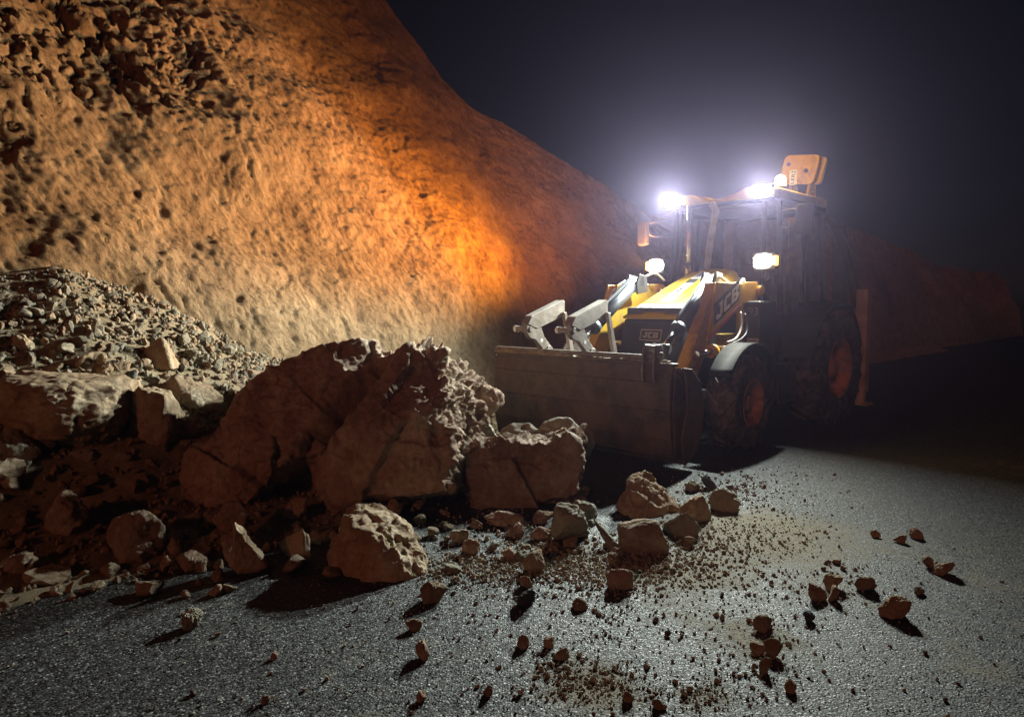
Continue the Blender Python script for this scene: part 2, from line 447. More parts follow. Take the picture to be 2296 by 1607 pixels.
# ground sheet and road
def sheet(name, corners, z, mat, label, cat, nx=2, ny=2):
    c = np.array(corners, float)
    u, v = np.meshgrid(np.linspace(0, 1, nx), np.linspace(0, 1, ny), indexing='ij')
    P = (c[0] * ((1 - u) * (1 - v))[..., None] + c[1] * (u * (1 - v))[..., None] + c[2] * (u * v)[..., None] + c[3] * ((1 - u) * v)[..., None]).reshape(-1, 2)
    V = np.column_stack([P, np.full(len(P), z)])
    return tag(link(name, np_mesh(name, V, grid_faces(nx, ny)), mat), label, cat, kind='structure')

M['ground'] = plain_mat('dark_soil', (0.09, 0.07, 0.05), 0.95, 0, 0.4, 0.8, 0.6, 25, spec=0.15)
sheet('ground', [(-70, -30), (80, -30), (80, 110), (-70, 110)], -0.02, M['ground'], 'dark bare ground on both sides of the mountain road', 'ground', 12, 12)
_mud = [(1720, 1195, 0.8, 0.30), (1600, 1180, 0.6, 0.26), (1560, 1290, 0.5, 0.14), (1640, 1400, 0.4, 0.12), (1330, 1535, 0.30, 0.34), (1580, 1555, 0.22, 0.24), (1690, 1440, 0.28, 0.24), (1450, 1270, 0.55, 0.18),
        (1250, 1230, 0.4, 0.2), (1860, 1330, 0.3, 0.12), (1480, 1370, 0.35, 0.12), (1640, 1260, 0.7, 0.18), (2210, 1310, 0.3, 0.14), (2190, 1500, 0.25, 0.12)]
ROAD_MUD = []
for px, py, rad, amt in _mud:
    d = ray(px, py); g = CAM + d * (-CAMZ / d[2]); ROAD_MUD.append((g[0], g[1], rad, amt))
M['road'] = road_mat()
rc = [to_xy(-14, 0.2), to_xy(60, 0.2), to_xy(60, 11.5), to_xy(-14, 11.5)]
sheet('road', rc, 0.0, M['road'], 'dark coarse asphalt mountain road strewn with stones and dust', 'road', 3, 3)

# ------------------------------------------------------------------ cliff
SIL = np.array([(-900, -2000), (500, -560), (700, -260), (850, -8), (905, 70), (950, 145), (1000, 195), (1050, 232), (1120, 275), (1200, 325), (1280, 375), (1350, 420),
                (1400, 452), (1450, 486), (1520, 500), (1600, 490), (1700, 455), (1800, 440), (1870, 455), (1930, 500), (2000, 570), (2080, 625), (2300, 655), (2700, 670)], float)

def face_back(z):
    """setback of the cliff face behind its foot at height z"""
    return 0.30 * z + 0.035 * z * z

def cliff_top(s):
    hs = np.linspace(0.6, 8.6, 400)
    q = -face_back(hs)
    x, y = to_xy(s, q)
    best = 8.6
    for h, xx, yy in zip(hs, x, y):
        if yy < 1.0: return 8.6
        px, py = proj((xx, yy, h))
        if px > 2650: break
        if py <= np.interp(px, SIL[:, 0], SIL[:, 1]):
            return h
        best = h
    return best

sv = spaced((-10, -3.2, 0.10), (-3.2, 5.5, 0.025), (5.5, 12, 0.07), (12, 40, 0.35))
h = np.array([cliff_top(s) for s in sv])
h[sv > 25] = h[np.searchsorted(sv, 25)]
k = np.ones(41) / 41
for _ in range(1):
    h = np.convolve(np.pad(h, 20, mode='edge'), k, mode='valid')
nt_ = 360; nb = 14
t = np.linspace(-0.03, 1, nt_)
S, T = np.meshgrid(sv, t, indexing='ij')
Zf = T * h[:, None]
Qf = -face_back(np.maximum(Zf, 0)) + np.minimum(Zf, 0) * 0
# rounded lip, then the top running back
bb = np.linspace(0.12, 1, nb)
Sb = np.repeat(sv[:, None], nb, 1)
Qb = -face_back(h)[:, None] - 7.0 * bb[None] ** 1.3
Zb = h[:, None] - 0.10 * 7 * bb[None] ** 1.3 + 0.10 * (1 - (1 - bb[None]) ** 2)
S = np.concatenate([S, Sb], 1); Qa = np.concatenate([Qf, Qb], 1); Za = np.concatenate([Zf, Zb], 1)
X, Y = to_xy(S, Qa)
P = np.stack([X.ravel(), Y.ravel(), Za.ravel()], 1)
nrm = np.array([DN[0] * 0.86, DN[1] * 0.86, 0.5])
sl = S.ravel(); zl = Za.ravel()
up = sstep(2.7, 4.1, zl + 1.2 * fbm(P * 0.6, 3)) * sstep(2.2, -0.2, sl)      # clumpy conglomerate high on the near part
big = fbm(P * 0.33 + 5, 3) * 0.55
# ribs, runnels and cracks that run down the fall line
al = sl + 0.42 * zl
Pr = np.stack([al * 1.9, zl * 0.5, np.zeros_like(sl)], 1)
Pr2 = np.stack([al * 5.5, zl * 1.7, np.zeros_like(sl) + 8], 1)
wq = np.stack([fbm(P * 1.3, 3), fbm(P * 1.3 + 30, 3), fbm(P * 1.3 + 60, 3)], 1)
rib = fbm(Pr + wq * 0.8 + 3, 5, 0.55) * 0.20 + fbm(Pr2 + wq * 1.5, 4, 0.55) * 0.075
mid = fbm(P * 2.1 + 11, 5, 0.56) * 0.12
Pc = np.stack([al * 2.6, zl * 1.9, np.zeros_like(sl)], 1) + wq * 1.1
Pk = np.stack([al * 1.5, zl * 0.75, np.zeros_like(sl)], 1) + wq * 1.3
crack = -np.clip(0.22 - np.abs(fbm(Pk + 21, 5, 0.58)) * 2.4, 0, 1) * 1.1 - np.clip(-0.14 - fbm(Pk * 1.1 + 61, 4, 0.58), 0, 1) * 1.0
clump = 0.20 * facets(Pc * 0.85, 0.9, 0.6) + 0.07 * facets(Pc * 2.3 + 9, 0.8, 0.6) + crack + 0.05 * fbm(P * 6 + 9, 4, 0.62)
w2, c2 = worley(P * 5.3 + 7 + wq * 0.6)
cob = np.where(c2 > 0.74, np.clip(0.38 - w2, 0, 1) * 0.24, 0) + np.where(c2 < 0.05, -np.clip(0.45 - w2, 0, 1) * 0.10, 0)
w3, c3 = worley(P * 11.5 + 3 + wq * 0.8)
peb = np.where(c3 > 0.62, np.clip(0.42 - w3, 0, 1) * 0.095, 0) + np.where(c3 < 0.08, -np.clip(0.5 - w3, 0, 1) * 0.04, 0)
Ph = np.stack([al * 4.2, zl * 1.5, np.zeros_like(sl) + 3], 1) + wq * 1.2
hole = -np.clip(-0.24 - fbm(Ph + 50, 4, 0.55), 0, 1) * 0.9                              # runnels and sockets where stones fell out
fine = fbm(P * 8, 4, 0.6) * 0.055 + fbm(P * 24, 2) * 0.020
rough = sstep(-0.35, 0.25, fbm(P * 0.55 + 40, 3)) * 0.7 + 0.3
low = sstep(0.1, 1.6, zl)
calm = 0.32 + 0.68 * np.maximum(up, 0.55 * sstep(0.05, 0.45, fbm(P * 0.9 + 71, 3)))       # smooth clay between the pitted patches
disp = (big * (0.35 + 0.65 * low) + rib * 0.5 * (0.2 + 0.6 * low) * (0.35 + 0.5 * rough) + mid * (0.12 + 0.18 * low) + up * clump * 0.5
        + (cob * 0.28 * low + peb * 0.42 + hole * low * 0.16) * rough * np.minimum(calm, 0.7)
        + 0.022 * facets(P * 3.1 + wq, 0.8, 0.5) * low + 0.020 * facets(P * 8.5 + wq, 0.9, 0.6) * rough + 0.010 * facets(P * 19 + wq, 0.9, 0.7) + fine * 0.55
        + 0.022 * low * ridged(np.stack([al * 6.5, zl * 2.2, np.zeros_like(sl) + 5], 1) + wq * 1.4, 4))
edge = np.ones_like(S); edge[:, nt_ - 12:] = 0.45
disp = disp * np.where(sl > 7, 1.15, 1.0) * edge.ravel()
P = P + nrm[None] * disp[:, None]
me = np_mesh('cliff', P, grid_faces(S.shape[0], S.shape[1])[:, ::-1])
o = link('cliff', me, M['cliff'])
tag(o, 'tall orange brown earth and conglomerate cliff cut above the road', 'cliff', kind='structure')

# ------------------------------------------------------------------ unseen hill added behind the camera to keep the sun off the far right
u = np.linspace(0, 1, 60); v = np.linspace(0, 1, 40)
Uh, Vh = np.meshgrid(u, v, indexing='ij')
Xh = -3.2 + 45 * Uh; Yh = -9.5 - 22 * Vh - 3.0 * Uh
Zh = 20.0 * np.sin(np.clip(Vh * 3.0, 0, 1) * np.pi / 2) * sstep(-.02, .10, Uh) * (1 + .05 * fbm(np.stack([Xh.ravel() * .2, Yh.ravel() * .2, 0 * Xh.ravel()], 1), 3).reshape(Xh.shape)) - .3
o = link('shade_hill', np_mesh('shade_hill', np.stack([Xh.ravel(), Yh.ravel(), Zh.ravel()], 1), grid_faces(60, 40)), M['cliff'])
tag(o, 'unseen hill added behind the viewer to shade the far right', 'shade_hill', kind='structure')

# ------------------------------------------------------------------ rocks
_ico = {}
def ico(sub):
    if sub not in _ico:
        bm = bmesh.new(); bmesh.ops.create_icosphere(bm, subdivisions=sub, radius=1)
        V = np.array([v.co[:] for v in bm.verts]); Fc = np.array([[v.index for v in f.verts] for f in bm.faces]); bm.free()
        _ico[sub] = (V / np.linalg.norm(V, axis=1)[:, None], Fc)
    return _ico[sub]

def rock_shape(seed, sub=4, planes=22, rough=0.14, sharp=11.0, box=None, wear=1.0, flat=True):
    """star-shaped rock: soft intersection of random planes plus fractal relief; returned inside a unit cube [-.5,.5]"""
    g = np.random.default_rng(seed)
    U, Fc = ico(sub)
    n = g.normal(size=(planes, 3)); n /= np.linalg.norm(n, axis=1)[:, None]
    d = 0.66 + 0.40 * g.random(planes)
    if box is not None:                       # blocky rocks
        b = np.array([[1, 0, 0], [-1, 0, 0], [0, 1, 0], [0, -1, 0], [0, 0, 1], [0, 0, -1]], float) + g.normal(size=(6, 3)) * 0.15
        b /= np.linalg.norm(b, axis=1)[:, None]
        n = np.concatenate([b, n]); d = np.concatenate([np.full(6, box) + g.random(6) * 0.12, d + 0.04])
    if flat: n = np.concatenate([n, [[0, 0, -1.0]]]); d = np.concatenate([d, [0.60]])
    c = np.clip(U @ n.T, 1e-3, None) / d[:, None].T
    r = (c ** sharp).sum(1) ** (-1.0 / sharp)
    P = U * r[:, None]
    off = g.random(3) * 50
    rr = rough * (0.75 * fbm(P * 1.5 + off, 4, 0.55) + 0.40 * ridged(P * 2.6 + off, 3) * wear)
    if sub >= 3: rr = rr + rough * 0.55 * facets(P * 2.3 + off, 1.0, 0.7)
    if sub >= 4: rr = rr + rough * 0.30 * fbm(P * 6 + off, 4, 0.6)
    if sub >= 5: rr = rr + rough * 0.22 * facets(P * 5.5 + off, 1.0, 0.7)
    if sub >= 5:
        w, ci = worley(P * 6.5 + off + 0.5 * rr[:, None])
        rr = rr - rough * 0.9 * np.where(ci < 0.3, np.clip(0.42 - w, 0, 1), 0) + rough * 0.20 * fbm(P * 20 + off, 3, 0.6)
    P = P * (1 + rr)[:, None]
    lo, hi = P.min(0), P.max(0)
    P = (P - (lo + hi) / 2) / (hi - lo)
    return P, Fc

def rot_z(P, a):
    c, s = math.cos(a), math.sin(a)
    return P @ np.array([[c, s, 0], [-s, c, 0], [0, 0, 1]])

def place_rock(bbox, label, mat='rock_tan', name='rock', seed=None, depth=None, Y=None, base=None, sub=None, planes=20, rough=0.15, box=None, lean=0.0, cat='rock', group=None, sink=0.10, sharp=11.0):
    x0, y0, x1, y1 = bbox
    cx = (x0 + x1) / 2
    if Y is None:
        f = hit(cx, y1 - 2)
    else:
        f = at(cx, y1, Y)
        if base is not None: f[2] = base
    W = (x1 - x0) / F * f[1]; H = (y1 - y0) / F * f[1] * 0.97
    D = depth if depth else 0.85 * (W + H) / 2 + 0.1 * W
    if Y is None:                      # aim at the visible near foot
        f = f + np.array([f[0] / f[1], 1.0, 0]) * (D * 0.34)
    H2 = H + sink * H
    if sub is None: sub = 6 if max(W, H) > 0.5 else 5 if max(W, H) > 0.09 else 4 if max(W, H) > 0.045 else 3
    seed = seed if seed is not None else int(x0 * 7 + y0 * 13)
    loose = name == 'stone'
    P, Fc = rock_shape(seed, sub, max(planes, 9), rough, 9.0 if loose and box is None else sharp, box, flat=not loose)
    if loose:                           # tumbled: an uneven body lying at a random tilt
        gg = np.random.default_rng(seed + 1)
        P = P * np.array([1.0, gg.uniform(.62, .95), gg.uniform(.6, .9)])
        P = P @ np.array(Euler((gg.uniform(-.9, .9), gg.uniform(-.9, .9), gg.uniform(0, 6.28))).to_matrix()).T
        lo, hi = P.min(0), P.max(0); P = (P - (lo + hi) / 2) / (hi - lo)
        sink = max(sink, .16)
    if lean:
        c, s = math.cos(lean), math.sin(lean)
        P = P @ np.array([[c, 0, s], [0, 1, 0], [-s, 0, c]])
        lo, hi = P.min(0), P.max(0); P = (P - (lo + hi) / 2) / (hi - lo)
    P = P * np.array([W, D, H2])
    me = np_mesh(name, P, Fc)
    o = link(name, me, M[mat])
    o.location = (f[0], f[1], f[2] + H2 / 2 - sink * H)
    tag(o, label, cat, group)
    return o

def remesh_hulls(name, pieces, voxel, loc):
    """fuse convex pieces (lists of world points) into one skin with an even mesh"""
    bm = bmesh.new()
    for pts in pieces:
        vs = [bm.verts.new(Vector(p) - Vector(loc)) for p in pts]
        res = bmesh.ops.convex_hull(bm, input=vs)
        bmesh.ops.delete(bm, geom=list({e for e in res['geom_interior'] + res['geom_unused'] if isinstance(e, bmesh.types.BMVert)}), context='VERTS')
    bmesh.ops.recalc_face_normals(bm, faces=bm.faces)
    me = bpy.data.meshes.new(name); bm.to_mesh(me); bm.free()
    ob = bpy.data.objects.new(name + '_tmp', me); COL.objects.link(ob)
    md = ob.modifiers.new('r', 'REMESH'); md.mode = 'VOXEL'; md.voxel_size = voxel
    dg = bpy.context.evaluated_depsgraph_get(); dg.update()
    m2 = bpy.data.meshes.new_from_object(ob.evaluated_get(dg))
    bpy.data.objects.remove(ob); bpy.data.meshes.remove(me)
    return m2

def mesh_np(me):
    V = np.empty(len(me.vertices) * 3, np.float32); me.vertices.foreach_get('co', V)
    N = np.empty(len(me.vertices) * 3, np.float32); me.vertex_normals.foreach_get('vector', N)
    return V.reshape(-1, 3).astype(float), N.reshape(-1, 3).astype(float)

def laplace(me, V, n):
    E = np.empty(len(me.edges) * 2, np.int32); me.edges.foreach_get('vertices', E); E = E.reshape(-1, 2)
    cnt = np.bincount(E.ravel(), minlength=len(V))[:, None]
    for _ in range(n):
        s = np.zeros_like(V)
        np.add.at(s, E[:, 0], V[E[:, 1]]); np.add.at(s, E[:, 1], V[E[:, 0]])
        V = V * 0.4 + 0.6 * s / np.maximum(cnt, 1)
    return V

def hull_rock(name, pieces, voxel, loc, relief, mat, label, cat='boulder', seed=0.0, smooth=3):
    me = remesh_hulls(name, pieces, voxel, loc)
    V, N = mesh_np(me)
    V = laplace(me, V, smooth)
    me.vertices.foreach_set('co', V.astype(np.float32).ravel()); me.update()
    V, N = mesh_np(me)
    V = V + N * relief(V + np.array(loc), N)[:, None]
    me.vertices.foreach_set('co', V.astype(np.float32).ravel())
    me.polygons.foreach_set('use_smooth', np.ones(len(me.polygons), bool))
    me.update()
    o = link(name, me, M[mat]); o.location = loc
    return tag(o, label, cat)

# the great boulder: a leaning slab on the left fused to a craggy block on the right
def P_(px, py, Y): return tuple(at(px, py, Y))
slab = [P_(396, 1092, 5.0), P_(450, 1000, 5.2), P_(525, 892, 5.42), P_(620, 832, 5.6), P_(700, 795, 5.68), P_(795, 766, 5.75), P_(838, 768, 5.8), P_(850, 790, 5.75),
        P_(770, 860, 5.5), P_(700, 960, 5.22), P_(660, 1010, 5.12), P_(480, 1140, 4.9), P_(545, 1120, 4.92),
        P_(560, 1050, 6.3), P_(640, 870, 6.6), P_(830, 792, 6.8), P_(850, 950, 6.8), P_(480, 1100, 6.0)]
slab_lobe = [P_(520, 1000, 5.0), P_(610, 985, 5.1), P_(618, 1050, 4.95), P_(580, 1125, 4.93), P_(535, 1130, 4.93), P_(560, 1000, 5.6), P_(600, 1090, 5.5)]
block = [P_(745, 868, 5.45), P_(835, 800, 5.62), P_(900, 793, 5.60), P_(990, 800, 5.62), P_(1055, 838, 6.35), P_(1082, 880, 6.4), P_(1072, 960, 6.3), P_(1052, 1020, 6.1), P_(1030, 1080, 5.8),
         P_(992, 1105, 5.0), P_(900, 1112, 4.98), P_(770, 1112, 5.0), P_(690, 1020, 5.1), P_(700, 950, 5.25), P_(930, 930, 5.08), P_(985, 900, 5.22), P_(1000, 1000, 5.12),
         P_(800, 815, 7.0), P_(980, 815, 7.1), P_(1060, 880, 7.0), P_(1030, 1050, 6.7), P_(760, 1100, 6.4)]
crest = [P_(925, 800, 5.75), P_(938, 773, 5.85), P_(952, 780, 5.85), P_(1000, 800, 5.85), P_(1020, 830, 5.85), P_(930, 830, 5.65), P_(960, 795, 6.3), P_(1000, 815, 6.3)]
horn = [P_(1050, 845, 6.2), P_(1085, 862, 6.2), P_(1124, 884, 6.25), P_(1126, 900, 6.25), P_(1112, 918, 6.2), P_(1062, 945, 6.1), P_(1060, 850, 6.7), P_(1120, 890, 6.55), P_(1070, 940, 6.6)]
foot = [P_(640, 1020, 5.5), P_(960, 1060, 5.5), P_(940, 1200, 5.6), P_(650, 1190, 5.5), P_(640, 1020, 6.4), P_(960, 1060, 6.6), P_(940, 1160, 6.6), P_(650, 1150, 6.4)]
shelf = [P_(800, 832, 5.72), P_(832, 828, 5.72), P_(830, 868, 5.6), P_(800, 866, 5.6), P_(810, 840, 6.0), P_(832, 850, 6.0)]
BL = tuple(at(760, 1100, 5.7))

def boulder_relief(W, N):
    warp = np.stack([fbm(W * 1.1 + 3, 3), fbm(W * 1.1 + 33, 3), fbm(W * 1.1 + 63, 3)], 1) * 0.35
    lay = (W + warp) @ np.array([0.62, 0.25, 0.74])
    strata = ridged(np.stack([lay * 2.4, (W[:, 0] + W[:, 1]) * 0.5, W[:, 2] * 0.4], 1), 4)
    d = 0.070 * fbm(W * 1.1 + 7, 4, 0.5) + 0.022 * strata + 0.018 * ridged(W * 3.6 + 1, 4) + 0.018 * fbm(W * 9, 4, 0.6) + 0.010 * fbm(W * 30, 3, 0.6)
    # big broken facets and ledges
    d = d + 0.20 * facets((W + warp * 0.25) * np.array([1.15, 1.15, 1.3]) + 4, 0.7, 0.42) + 0.045 * facets((W + warp * 0.3) * np.array([3.0, 3.0, 4.2]) + 14, 0.9, 0.6) + 0.016 * facets((W + warp * 0.3) * 12 + 24, 1.0, 0.7)
    # the long open gully between the slab and the block
    gx = W[:, 0] - np.interp(W[:, 2], [0.0, 0.45, 0.8, 1.15], [-1.42, -1.45, -1.22, -1.02]) + 0.10 * fbm(W * 3 + 70, 3)
    d = d - 0.30 * np.exp(-(gx / 0.085) ** 2) * sstep(0.2, -0.4, N[:, 1]) * sstep(0.15, 0.5, W[:, 2])
    # the broken end facing the machine is deeply pitted and fluted
    e = sstep(0.10, 0.6, N[:, 0] * 0.9 + 0.35 * N[:, 1] + 0.25 * N[:, 2]) * sstep(-1.5, -0.8, W[:, 0])
    flute = ridged(np.stack([W[:, 0] * 3 + W[:, 1] * 3, W[:, 1] * 4, W[:, 2] * 1.2], 1) + 5, 4)
    w2, c2 = worley(W * 8.5 + 2 + warp)
    return d + e * (1 - 0.75 * sstep(-.32, -.18, W[:, 0])) * (0.060 * facets(W * np.array([5.5, 5.5, 4.0]) + 31, 1.0, 0.7) + 0.028 * facets(W * 15 + 41, 1.0, 0.7) + 0.050 * flute - 0.07 * np.clip(0.5 - w2, 0, 1) + 0.07 * fbm(W * 8, 4, 0.6) + 0.03 * fbm(W * 26, 3, 0.6))

hull_rock('boulder', [slab, slab_lobe, block, crest, horn, foot, shelf], 0.015, BL, boulder_relief, 'rock_red',
          'huge jagged red brown boulder in front of the bucket, largest rock of the slide', smooth=1)

# second block in front of the bucket
fr = [P_(1036, 1000, 5.32), P_(1090, 992, 5.40), P_(1180, 990, 5.42), P_(1295, 990, 5.36), P_(1303, 1060, 5.27), P_(1298, 1110, 5.22), P_(1180, 1145, 5.18), P_(1075, 1142, 5.2), P_(1040, 1080, 5.25),
      P_(1050, 985, 5.9), P_(1290, 980, 5.95), P_(1290, 1090, 5.9), P_(1060, 1110, 5.8)]
LB = tuple(at(1170, 1080, 5.5))
def block_relief(W, N):
    w, c = worley(W * 7 + 2)
    top = sstep(0.2, 0.7, N[:, 2] + 0.4 * N[:, 0])
    return 0.10 * facets(W * np.array([2.2, 2.2, 3.0]) + 3, 0.7, 0.5) + 0.03 * facets(W * 7 + 8, 0.9, 0.6) + 0.05 * fbm(W * 2.2 + 9, 5, 0.55) + 0.025 * ridged(W * 5 + 2, 4) + 0.018 * fbm(W * 16, 4, 0.6) + top * (0.08 * fbm(W * 7, 4, 0.6) - 0.06 * np.clip(0.45 - w, 0, 1))
hull_rock('boulder', [fr], 0.013, LB, block_relief, 'rock_red', 'flat faced red brown block with a crumbly top, between huge boulder and bucket')
pile = [P_(1118, 960, 5.95), P_(1150, 945, 6.0), P_(1200, 955, 6.0), P_(1130, 1000, 5.85), P_(1230, 1000, 5.85), P_(1120, 990, 5.85), P_(1190, 970, 6.3), P_(1140, 980, 6.3)]
pile2 = [P_(1195, 965, 5.95), P_(1230, 940, 6.0), P_(1275, 934, 6.05), P_(1298, 955, 6.02), P_(1302, 1010, 5.85), P_(1200, 1010, 5.85), P_(1250, 950, 6.35), P_(1295, 1000, 6.3), P_(1205, 1000, 6.3)]
hull_rock('boulder', [pile, pile2], 0.013, tuple(at(1215, 990, 6.0)), lambda W, N: 0.03 * fbm(W * 4, 4) + 0.03 * fbm(W * 11, 3) - 0.05 * np.clip(0.45 - worley(W * 9)[0], 0, 1), 'rock_grey',
          'pale crumbly humped rock resting behind the flat faced red block')

def crag(W, N):
    w, c = worley(W * 11 + 2)
    lit = sstep(0.0, 0.5, N[:, 0] + 0.6 * N[:, 2])
    return 0.055 * facets(W * 4.2 + 8, 0.9, 0.6) + 0.015 * facets(W * 13 + 8, 0.9, 0.6) + 0.02 * fbm(W * 4 + 3, 4, 0.58) + 0.018 * ridged(W * 8, 3) + 0.012 * fbm(W * 24, 3, 0.6) - (0.35 + 0.65 * lit) * 0.055 * np.where(c < 0.5, np.clip(0.45 - w, 0, 1), 0)
def slabby(W, N): return 0.025 * facets(W * 6 + 8, 0.9, 0.6) + 0.008 * facets(W * 17 + 8, 0.9, 0.6) + 0.018 * fbm(W * 4 + 3, 4, 0.58) + 0.010 * ridged(W * 9, 3) + 0.006 * fbm(W * 30, 3, 0.6)
fr = [P_(768, 1172, 3.98), P_(800, 1148, 4.08), P_(868, 1160, 4.10), P_(925, 1192, 4.05), P_(962, 1245, 4.0), P_(952, 1288, 3.90), P_(880, 1312, 3.80), P_(815, 1314, 3.80), P_(752, 1285, 3.88), P_(742, 1240, 3.95),
      P_(842, 1215, 3.80), P_(875, 1296, 3.76), P_(790, 1160, 4.4), P_(900, 1190, 4.42), P_(945, 1262, 4.35), P_(770, 1250, 4.4)]
hull_rock('boulder', [fr], 0.0085, tuple(at(850, 1240, 4.05)), crag, 'rock_tan', 'large pitted rock with a pale lit face, alone before the huge boulder', smooth=2)
tall = [P_(502, 1126, 4.32), P_(540, 1122, 4.34), P_(553, 1150, 4.28), P_(540, 1195, 4.18), P_(563, 1294, 3.98), P_(522, 1286, 3.98), P_(506, 1235, 4.08), P_(476, 1165, 4.25), P_(520, 1126, 4.48), P_(545, 1200, 4.36), P_(556, 1290, 4.16), P_(510, 1240, 4.3)]
hull_rock('rock', [tall[:4] + tall[6:10] , tall[3:7] + tall[9:]], 0.0085, tuple(at(520, 1210, 4.15)), slabby, 'rock_red', 'tall thin red slab leaning upright in front of the huge boulder', cat='rock', smooth=3)
spl = [P_(744, 1190, 4.12), P_(760, 1196, 4.10), P_(776, 1245, 4.04), P_(768, 1292, 3.96), P_(740, 1286, 3.97), P_(738, 1240, 4.05), P_(752, 1196, 4.22), P_(766, 1270, 4.12), P_(746, 1270, 4.12)]
hull_rock('stone', [spl], 0.007, tuple(at(756, 1250, 4.06)), slabby, 'rock_red', 'thin red splinter standing against the left side of the large pitted rock', cat='stone', smooth=2)
peak = [P_(1384, 1165, 5.05), P_(1390, 1110, 5.1), P_(1430, 1060, 5.28), P_(1452, 1064, 5.28), P_(1482, 1092, 5.22), P_(1524, 1140, 5.12), P_(1520, 1172, 5.05), P_(1470, 1186, 4.95), P_(1405, 1182, 4.95), P_(1445, 1115, 5.0),
        P_(1440, 1070, 5.6), P_(1515, 1140, 5.5), P_(1400, 1150, 5.5)]
hull_rock('rock', [peak], 0.010, tuple(at(1450, 1130, 5.15)), crag, 'rock_tan', 'big peaked rock with a dark front, before the bucket corner', cat='rock', smooth=3)
